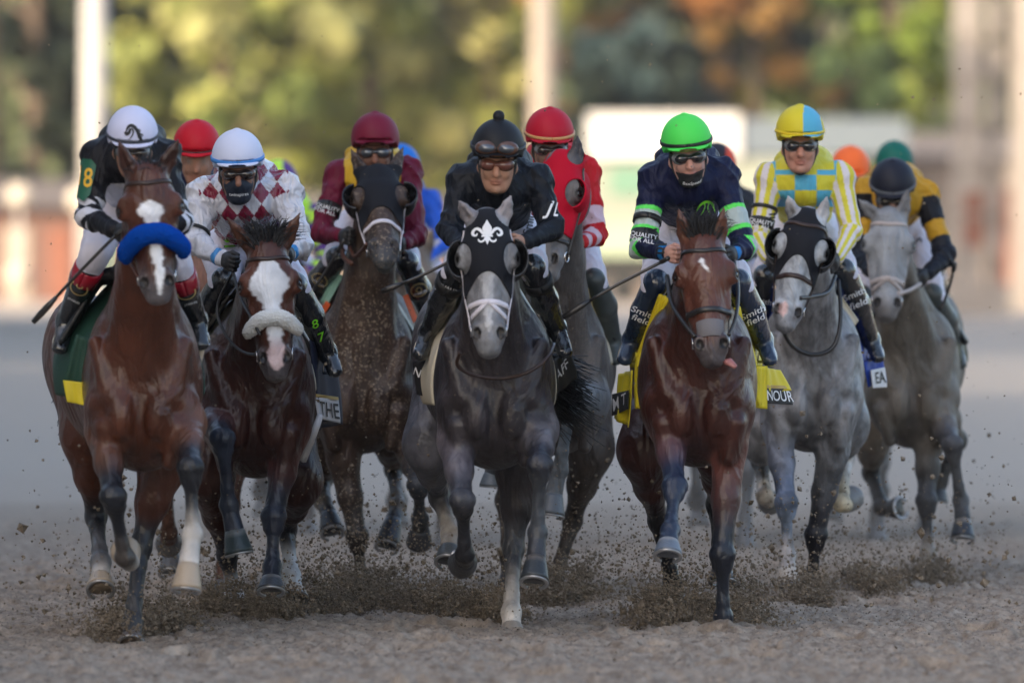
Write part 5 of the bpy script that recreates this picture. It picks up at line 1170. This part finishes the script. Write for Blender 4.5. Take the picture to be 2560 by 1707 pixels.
cloth_flap('cloth_border', h9, [(1914,962,.525),(1970,964,.735),(1972,972,.737),(1914,970,.527)], GOLDC, .002)
def silk9(tg, lx, lz, ly, t, ang, v):
    c = np.ones((len(t),3))*np.array((.010,.013,.045)); a = tg > 0; li = (.12,.78,.12)
    sel(c, a & (t > .24) & (t < .40), (.42,.50,.50)); sel(c, a & (t > .235) & (t < .265), li); sel(c, a & (t > .375) & (t < .405), li); sel(c, a & (t > .47) & (t < .56) & (lx*0 == 0), (.42,.50,.50)); sel(c, a & (t > .465) & (t < .49), li); sel(c, a & (t > .545) & (t < .57), li); sel(c, a & (t > .88) & (t < .94), (.02,.20,.55)); return c
r9 = rider(h9, dict(label='jockey in navy with lime sleeve hoops and a bright green cap', helm=(1719,290,64,12,3,6), sh=((1636,446),(1804,440)), el=((1607,616),(1862,615)), ha=((1676,636,-.12),(1828,640,-.05)), bare=(1,0),
    legs=(((1640,705,.36),(1610,780,.5),(1580,850,.66),(1562,900,.56)), ((1846,705,.36),(1880,780,.5),(1908,850,.66),(1925,902,.56))), smat=CLOTH, silk=silk9, hmat=HELM, hcol=flat((.08,.72,.10)), hband=(BLACKM, .040, .017), skin=(.50,.28,.23),
    mask=(mat('mask_black', (.01,.01,.012), rough=.7, wrinkle=.3), -.080, 1), boot=mat('navy_boot', (.015,.028,.06), rough=.2, coat=.4, wrinkle=.3, wscale=12), lens=mat('dark_lens', (.02,.02,.025), rough=.07, spec=.9)))
mo, k = r9['d']['maskf']; decal('lettering', k, text2d('BenSpeed', .022, .2, .008), r9['Hd'](0,-.110,.17), r9['rt'], r9['upv'], -r9['fr']+V3(0,0,.3), WHITE, mo, .003)
decal('lettering', r9['hf'], text2d("Jockeys' Guild", .019, .1, .004), r9['Hd'](0,.040,.18), r9['rt'], r9['upv'], -r9['fr'], GOLDP, r9['he'], .006)
arm_band(r9, 0, .88, .055, BLACKM, 'EQUALITY\nFOR ALL'); arm_band(r9, 0, .62, .03, BLACKM)
pxdecal(r9, 'jacket', 1652, 602, -.2, 'field', .075, LETK, rot=-1.5)
an = [(-.05,-.03),(-.03,.012),(.0,.03),(.03,.02),(.05,-.02)]; pxdecal(r9, 'jacket', 1772, 520, -.3, join2d([stroke2d(an, [.004,.010,.012,.010,.004]), stroke2d([(-.01,.028),(-.005,.0),(-.02,-.03)], [.008,.007,.004]), stroke2d([(.012,.026),(.012,.0),(.026,-.028)], [.008,.007,.004])]), 1, LIME)
for i in (0, 1): boot_text(r9, i, .52, 'Smith', .055, shear=.1); boot_text(r9, i, .64, 'field', .055, shear=.1)
whip([(1672,645,-.25),(1640,662,-.22),(1520,725,-.2),(1407,794,-.18)], 'black riding whip pointing left across the roan horse', 40.9)

# ---- light grey with a black hood
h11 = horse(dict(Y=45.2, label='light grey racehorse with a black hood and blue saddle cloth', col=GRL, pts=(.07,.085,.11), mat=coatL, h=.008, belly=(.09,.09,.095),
    chest=(2030,960), hw=128, rump=(2015,870), poll=(2020,530), nose=(1961,816), pdy=-.36, ndy=-.58, ears=((1970,488),(2068,490)), hwid=1.18, headcol=(.34,.36,.39), muzcol=(.30,.31,.33), muzzle=(.28,.29,.32), chincol=(.10,.10,.11), earcol=(.36,.36,.38), neckcol=(.22,.215,.225),
    mark=dict(pts=[(.50,-.02,0),(.52,-.02,.016),(.56,-.018,.018),(.585,-.015,0)], c=(.62,.42,.40)),
    fore=[dict(p=[(1944,1060,.12),(1966,1255,-.12),(1968,1385,-.12),(1968,1420,-.16),(1971,1462,-.18)], up=(.22,.23,.27), c=(.14,.17,.22), knee=(.08,.10,.15), sock=(.42,.38,.36), hoof=(.48,.42,.36)),
          dict(p=[(2082,1125,.12),(2040,1335,.16),(2030,1450,.22),(2028,1470,.24),(2027,1496,.24)], up=(.11,.115,.125), c=(.012,.011,.015), knee=(.014,.013,.018), hoof=DARK_HOOF)],
    hind=[dict(p=[(1905,1090,1.1),(1902,1150,1.5),(1912,1240,1.2),(1920,1250,1.3),(1925,1245,1.38)], c=(.03,.027,.024), sock=(.46,.40,.33), hoof=(.2,.2,.2)),
          dict(p=[(2116,1060,1.0),(2112,1140,1.5),(2104,1258,1.2),(2112,1262,1.3),(2122,1250,1.38)], c=(.46,.44,.42), sock=(.46,.38,.26), hoof=(.2,.2,.2))], palehair=1))
hood(h11, HOODK, lambda x, z: .25+20*x*x, eyes=.047, cups=(.046,.055,.088))
bridle(h11, mat('dark_brown_leather', (.035,.018,.014)), ny=.36, nw_=.026)
rein(h11, [(1958,790,-.55),(1962,835,-.4),(1985,868,-.3),(2026,886,-.25),(2070,878,-.22),(2094,845,-.2),(2102,780,-.15),(2096,700,-.08)], LEATHER, .012); rein(h11, [(2000,745,-.52),(2030,742,-.4),(2070,730,-.25),(2088,690,-.12)], LEATHER, .011)
saddle_towel(h11, BLUC, .42, 1.0, .1); saddle(h11, SADB)
cloth_flap('saddle_cloth', h11, [(2085,738,.20),(2105,742,.22),(2146,800,.35),(2132,826,.30)], CREC, .004)
cloth_flap('saddle_cloth', h11, [(2160,905,.5),(2206,900,.75),(2215,955,.8),(2168,968,.55)], BLUC, .006)
o, fn, nn = cloth_flap('name_cloth', h11, [(2178,925,.52),(2212,918,.72),(2217,968,.74),(2182,970,.53)], WHTC, .002); lettering(o, fn, nn, 'EA', LETK, (.55,.5), (.62,.85))
cloth_flap('saddle_cloth', h11, [(1925,790,.30),(1940,760,.25),(1935,830,.35),(1915,860,.4)], BLUC, .004)
YL, LB = (.62,.56,.045), (.10,.42,.62)
def silk11(tg, lx, lz, ly, t, ang, v):
    c = np.ones((len(t),3))*np.array(YL); a = tg > 0; T_ = ~a
    cc = np.floor((lx+.055)/.11); rr = np.floor((lz+.145)/.08); m = T_ & (((cc+rr) % 2) == 1) & (lz < .02) & (np.abs(lx) < .165); sel(c, m, LB)
    sel(c, T_ & (np.abs(lx) > .150) & (np.abs(lx) < .180) & (lz > -.10), LB); sel(c, T_ & (np.abs(lz-.030) < .010) & (np.abs(lx) > .06) & (ly < .05), LB)
    sel(c, a & (np.sin(ang*7) > 0), (.66,.62,.66)); return c
r11 = rider(h11, dict(label='jockey in yellow and light blue checks with striped sleeves', helm=(2000,268,61,8,0,0), sh=((1926,446),(2098,444)), el=((1896,600),(2128,578)), ha=((1928,658,-.10),(2086,658,-.10)), sdy=.26,
    legs=(((1912,690,.36),(1900,770,.5),(1888,840,.66),(1880,880,.56)), ((2110,675,.36),(2145,760,.5),(2178,850,.66),(2195,895,.56))), smat=LYCRA, silk=silk11, hmat=HELM, hcol=lambda ll: np.where(((ll[:,0] > .012) & (ll[:,1] > .045) & (np.abs(ll[:,0]-.052) < .042+.2*(.14-ll[:,1]))  & (ll[:,2] > -.06))[:,None], np.array(LB), np.array((.66,.56,.03))),
    skin=(.46,.24,.18), folds=.5, gframe=GFRAME, lens=mat('dark_lens', (.02,.02,.025)), hband=(mat('band_yellow', (.72,.55,.02), rough=.5), .038, .013)))
arm_band(r11, 0, .75, .055, BLACKM, 'EQUALITY\nFOR ALL'); arm_band(r11, 0, .50, .02, BLACKM)
pxdecal(r11, 'jacket', 1940, 560, -.2, 'field', .07, LETK, rot=-1.5)
boot_text(r11, 1, .36, 'Smith', .055); boot_text(r11, 1, .50, 'field', .060, shear=.1); boot_text(r11, 0, .40, 'Smith', .050)

# ---- blurred grey at the right
h13 = horse(dict(Y=47.9, label='grey racehorse without a hood at the far right', col=(.125,.108,.090), pts=(.05,.05,.055), mat=coatF, h=.010, belly=(.07,.06,.055),
    chest=(2285,960), hw=116, rump=(2272,860), poll=(2224,528), nose=(2217,793), pdy=-.36, ndy=-.56, ears=((2146,498),(2270,472)), hwid=1.20, headcol=(.27,.28,.30), muzcol=(.16,.15,.155), muzzle=(.18,.17,.17), earcol=(.18,.18,.19), nmid=(-.02,0,0),
    fore=[dict(p=[(2322,1095,.12),(2316,1250,.0),(2320,1380,-.02),(2325,1410,-.05),(2329,1452,-.06)], c=(.05,.05,.055), sock=(.30,.27,.24), hoof=(.05,.08,.10)),
          dict(p=[(2350,1045,.10),(2380,1110,-.28),(2402,1250,-.16),(2407,1300,-.22),(2406,1350,-.26)], c=(.08,.08,.085), knee=(.07,.07,.08), past=(.03,.03,.03), hoof=(.025,.028,.035), band=(.16,.14,.12))],
    hind=[dict(p=[(2180,1080,1.1),(2178,1180,1.4),(2205,1268,1.2),(2225,1272,1.15),(2255,1268,1.1)], c=(.05,.05,.052), hoof=(.05,.05,.05)),
          dict(p=[(2340,1000,1.1),(2395,1100,1.5),(2350,1200,1.5),(2345,1220,1.5),(2340,1250,1.5)], c=(.06,.055,.05), hoof=(.05,.05,.05))], palehair=1))
bridle(h13, mat('pale_strap', (.42,.36,.34), rough=.6), ny=.41, nw_=.03, eight=True, mm=MATS['pale_strap'])
rein(h13, [(2245,735,-.5),(2275,725,-.35),(2300,710,-.15)], MATS['pale_strap'], .012)
saddle_towel(h13, mat('cloth_dark_olive', (.05,.05,.02), rough=.7), .42, 1.0, .1); saddle(h13, SADB)
cloth_flap('saddle_cloth', h13, [(2362,930,.5),(2404,905,.8),(2408,925,.8),(2366,965,.5)], YELC, .004)
GO = (.48,.26,.02)
def silk13(tg, lx, lz, ly, t, ang, v):
    c = np.ones((len(t),3))*np.array(GO); a = tg > 0; sel(c, a & (t > .06) & (t < .24), (.012,.012,.016)); sel(c, a & (t > .37), (.010,.012,.02)); return c
r13 = rider(h13, dict(label='jockey in gold with black sleeve bands and a dark cap at the far right', helm=(2232,400,57,26,-4,0), sh=((2168,482),(2312,488)), el=((2150,640),(2364,640)), ha=((2185,690,-.10),(2308,695,-.05)), sdy=.34, hipy=60,
    legs=(((2155,740,.40),(2150,800,.5),(2150,850,.66),(2145,890,.56)), ((2330,735,.40),(2366,800,.5),(2388,870,.66),(2400,912,.56))), smat=CLOTH, silk=silk13, hmat=HELM, hcol=flat((.012,.014,.026)), hband=(mat('band_grey', (.10,.11,.13), rough=.6), .036, .02), skin=(.32,.2,.15),
    boot=mat('muddy_boot', (.05,.06,.06))))
pxdecal(r13, 'breeches', 2310, 600, -.2, 'S', .07, LETK, rot=-1.5)
whip([(2350,775,.2),(2362,750,.2),(2378,700,.18),(2387,655,.16)], 'riding whip held upright at the far right', 47.9)

# ---- riders far back, mostly hidden
def far(x, topy, hw_, label, hlabel, hel, silk, hc, sdx=0, bm=None, tagc=None, legs=True, **kw):
    Y = F/(hw_/.118*1.0); S = F/Y; u = lambda dx: x+dx*S; g = lambda z: HOR+(CAMZ-z)*S
    hh = horse(dict(Y=Y, label=hlabel, col=hc, pts=tuple(q*.5 for q in hc), mat=coatF, h=.016, lo=True, chest=(x+sdx*S, g(1.16)), hw=.27*S, rump=(x+sdx*S, g(1.28)), poll=(x+sdx*S*.8, topy+.62*S), nose=(x+sdx*S*.8+.03*S, topy+1.16*S), ears=((x+sdx*S-.08*S, topy+.47*S),(x+sdx*S+.08*S, topy+.47*S)),
        fore=[dict(p=[(u(-.17+sdx), g(.88), .12),(u(-.16+sdx), g(.62), -.22),(u(-.14+sdx), g(.36), .0),(u(-.14+sdx), g(.33), .1),(u(-.14+sdx), g(.32), .2)]), dict(p=[(u(.17+sdx), g(.88), .12),(u(.15+sdx), g(.48), .0),(u(.14+sdx), g(.20), .05),(u(.14+sdx), g(.12), .02),(u(.14+sdx), g(.02), .0)])],
        hind=[dict(p=[(u(-.2+sdx), g(.9), 1.2),(u(-.16+sdx), g(.6), 1.5),(u(-.13+sdx), g(.3), 1.3),(u(-.13+sdx), g(.25), 1.25),(u(-.13+sdx), g(.15), 1.2)]), dict(p=[(u(.2+sdx), g(.9), 1.2),(u(.17+sdx), g(.5), 1.45),(u(.14+sdx), g(.15), 1.3),(u(.14+sdx), g(.1), 1.3),(u(.14+sdx), g(.02), 1.3)])], **kw))
    rr = rider(hh, dict(label=label, lo=True, helm=hel or (x,topy,hw_,18,0,0), sh=((u(-.17), topy+.34*S),(u(.17), topy+.34*S)), el=((u(-.26), topy+.60*S),(u(.26), topy+.60*S)), ha=((u(-.12), topy+.70*S),(u(.12), topy+.70*S)),
        legs=(((u(-.25), topy+.80*S, .4),(u(-.29), topy+.98*S, .5),(u(-.32), topy+1.15*S, .7),(u(-.34), topy+1.22*S, .6)), ((u(.25), topy+.80*S, .4),(u(.29), topy+.98*S, .5),(u(.32), topy+1.15*S, .7),(u(.34), topy+1.22*S, .6))), smat=CLOTH, silk=silk, hmat=HELM, hcol=tagc))
    saddle(hh, SADB); return hh, rr
def two(c1, c2, fn):
    def s(tg, lx, lz, ly, t, ang, v): c = np.ones((len(t),3))*np.array(c1); sel(c, fn(tg, lx, lz, t, ang), c2); return c
    return s
h2, r2 = far(492, 304, 59, 'jockey in navy with a red cap between the two white caps', 'chestnut racehorse mostly hidden between the two bays on the left', None, two((.010,.014,.05), (.012,.016,.05), lambda tg,lx,lz,t,a: t < 0), (.16,.07,.045), 0, tagc=flat((.50,.006,.02)))
st_ = [(math.cos(math.pi/2+i*math.pi/5)*(.085 if i % 2 == 0 else .035), math.sin(math.pi/2+i*math.pi/5)*(.085 if i % 2 == 0 else .035)) for i in range(10)]
decal('star', r2['g'], poly2d(st_, 2), r2['pt'](462, 500, -.2), V3(1,0,0), V3(0,0,1), V3(0,1,0), WHITE, r2['jk'], .012)
MB().band(*ring_pts(r2['hf'], r2['Hd'](0,.052,-.012), r2['upv'], r2['fr'], .2, 0, 360, 40, .001), .016, .004).build('helmet_band', BLACKM, r2['root'])
for s in (-1,1):
    pass
far(712, 403, 48, 'jockey in purple and neon yellow, blurred behind the diamond silks', 'racehorse hidden behind the dark bay with the wide blaze', (700,403,48,24,0,10), two((.10,.04,.22), (.50,.85,.06), lambda tg,lx,lz,t,a: ((tg > 0) & (np.sin(t*26) > .2)) | ((tg == 0) & (lz > .0))), (.08,.05,.04), .0, tagc=lambda ll: np.where((np.abs(ll[:,0]) > .05)[:,None], np.array((.10,.04,.22)), np.array((.52,.85,.08))))
far(1000, 364, 50, 'jockey in royal blue and white behind the maroon jockey', 'racehorse with a grey body blurred behind the muddy brown one', None, two((.02,.10,.55), (.60,.62,.70), lambda tg,lx,lz,t,a: ((tg > 0) & (((t > .28) & (t < .95)) & (np.sin(a*2.2+1) > .0))) | ((tg == 0) & (lz < -.1))), (.14,.11,.09), .12, tagc=flat((.01,.16,.60)))
far(1790, 360, 50, 'jockey in dark silks with a black and orange cap, mostly hidden', 'pale grey racehorse blurred between the green and yellow caps', None, two((.025,.03,.04), (.06,.07,.08), lambda tg,lx,lz,t,a: lz < -.1), (.18,.18,.19), .03, tagc=lambda ll: np.where((ll[:,0] > .06)[:,None], np.array((.62,.06,.02)), np.array((.02,.02,.03))))
far(2126, 369, 49, 'jockey with a plain orange cap behind the checked silks', 'racehorse hidden behind the light grey in the black hood', None, two((.55,.50,.55), (.25,.2,.3), lambda tg,lx,lz,t,a: lz < -.1), (.12,.11,.105), .02, tagc=flat((.90,.16,.035)))
far(2236, 356, 48, 'jockey with a dark green cap and pale shoulders at the back', 'racehorse hidden behind the far right grey', None, two((.55,.58,.66), (.05,.25,.16), lambda tg,lx,lz,t,a: lz < -.05), (.10,.09,.085), .05, tagc=flat((.006,.12,.09)))
# ------------------------------------------------------------------ kicked-up dirt
rg = np.random.RandomState(11)
def clods(name, pos, siz, m, label):
    ico = np.array([(1,0,0),(-1,0,0),(0,1,0),(0,-1,0),(0,0,1),(0,0,-1)], float); fa = np.array([(0,2,4),(2,1,4),(1,3,4),(3,0,4),(2,0,5),(1,2,5),(3,1,5),(0,3,5)])
    n = len(pos); j = rg.uniform(.45, 1.3, (n,6,1)); v = ico[None]*j
    a = rg.randn(n,3,3); qx = a[:,0]/np.linalg.norm(a[:,0],axis=1,keepdims=True); qy = np.cross(qx, a[:,1]); qy /= np.linalg.norm(qy,axis=1,keepdims=True); qz = np.cross(qx,qy)
    R = np.stack([qx,qy,qz],1); v = np.einsum('nij,njk->nik', v*siz[:,None,None], R)+pos[:,None]
    f = (fa[None]+6*np.arange(n)[:,None,None]).reshape(-1,3); o = mkmesh(name, v.reshape(-1,3), f, m, smooth=False); o['kind'] = 'stuff'; o['label'] = label; o['category'] = 'dirt'; return o
PP = []; SS = []
def puff(x, Y, n, wx, wy, hz_, s0=.008, up=.5, lean=0):
    if hz_ < .1:
        m_ = max(8, n//90); cz = np.abs(rg.randn(m_))*hz_*1.1; cx = rg.randn(m_)*wx*(1-.4*np.clip(cz/.15,0,1)); cy = rg.randn(m_)*wy; j = rg.randint(0, m_, n); sp = .022
        PP.append(np.stack([Bx(x,Y)+cx[j]+rg.randn(n)*sp*1.6, Y+cy[j]+rg.randn(n)*sp*2, np.abs(cz[j]+rg.randn(n)*sp)+.004], 1)); SS.append(s0*np.exp(rg.randn(n)*.45)); return
    z = np.abs(rg.randn(n))*hz_; px_ = Bx(x,Y)+rg.randn(n)*wx*(1+z/hz_*up*.35)+lean*z; py_ = Y+rg.randn(n)*wy
    PP.append(np.stack([px_, py_, z+.01], 1)); SS.append(s0*np.exp(rg.randn(n)*.42))
# around each striking hoof: a dense low skirt, then a loose spray above it
for x, Y, k in ((300,40.6,1.0),(420,41.2,.8),(560,42.6,1.0),(700,42.4,1.25),(800,43.2,.9),(905,44.2,1.5),(1010,43.6,.7),(1120,43.0,.8),(1230,42.2,.6),(1380,44.6,1.0),(1440,44.8,.6),(1660,41.9,1.7),(1750,41.9,1.0),(1850,42.1,1.1),(2020,44.8,.8),(2190,45.6,.8),(2330,47.2,.6)):
    S_ = F/Y
    puff(x, Y, int(4600*k), 44/S_, .28, .066, .0052); puff(x, Y+.2, int(1000*k), 76/S_, .5, .17, .0052, 1.0)
    puff(x, Y+.6, int(300*k), 110/S_, .8, .38, .0048, 1.2)
n = 420; PP.append(np.stack([rg.uniform(-2.3,2.3,n), rg.uniform(39,50,n), rg.uniform(.2,2.9,n)**1.0], 1)); SS.append(.0045*np.exp(rg.randn(n)*.4))
n = 1100; xx = rg.uniform(-2.4,2.6,n); PP.append(np.stack([xx, rg.uniform(41,49,n), np.abs(rg.randn(n))*.5+.02], 1)); SS.append(.0065*np.exp(rg.randn(n)*.5))
# bigger lumps tossed behind the legs
n = 130; PP.append(np.stack([rg.uniform(-1.9,2.4,n), rg.uniform(42,47,n), np.abs(rg.randn(n))*.35+.05], 1)); SS.append(.015*np.exp(rg.randn(n)*.35))
clods('flying_dirt', np.concatenate(PP), np.concatenate(SS), CLOD, 'clods and grains of dirt thrown up around the hooves')
n = 42000; yy = rg.uniform(35.5,47,n); xx = rg.uniform(-3,3,n); zz = .006+(hgt(xx,yy)+.012); s_ = .0032*np.exp(rg.randn(n)*.5)
clods('track_crumbs', np.stack([xx,yy,zz],1), s_, dirt_mat('crumb_dirt', (.30,.25,.21), (.10,.08,.065), 25), 'loose crumbs of dirt lying over the track')

# air: thin haze round the whole scene
hm = bpy.data.materials.new('haze'); hm.use_nodes = True; hn = hm.node_tree; hn.nodes.remove(hn.nodes['Principled BSDF'])
pv = hn.nodes.new('ShaderNodeVolumePrincipled'); pv.inputs['Color'].default_value = (.88,.86,.86,1); pv.inputs['Density'].default_value = .00012; pv.inputs['Anisotropy'].default_value = .2
hn.links.new(pv.outputs[0], hn.nodes['Material Output'].inputs['Volume'])
hz_ = MB().box((-950,-230,-1.2),(950,2520,40)).build('haze', hm, smooth=False); hz_['kind'] = 'stuff'

dm = bpy.data.materials.new('dust'); dm.use_nodes = True; dn = dm.node_tree; dn.nodes.remove(dn.nodes['Principled BSDF'])
pv = dn.nodes.new('ShaderNodeVolumePrincipled'); pv.inputs['Color'].default_value = (.95,.90,.84,1); pv.inputs['Density'].default_value = .032
dn.links.new(pv.outputs[0], dn.nodes['Material Output'].inputs['Volume'])
db = MB().box((-7,49.2,-.12),(7,74,1.15)).build('dust_cloud', dm, smooth=False); db['kind'] = 'stuff'; db['label'] = 'pale dust hanging low behind the galloping field'; db['category'] = 'dust'
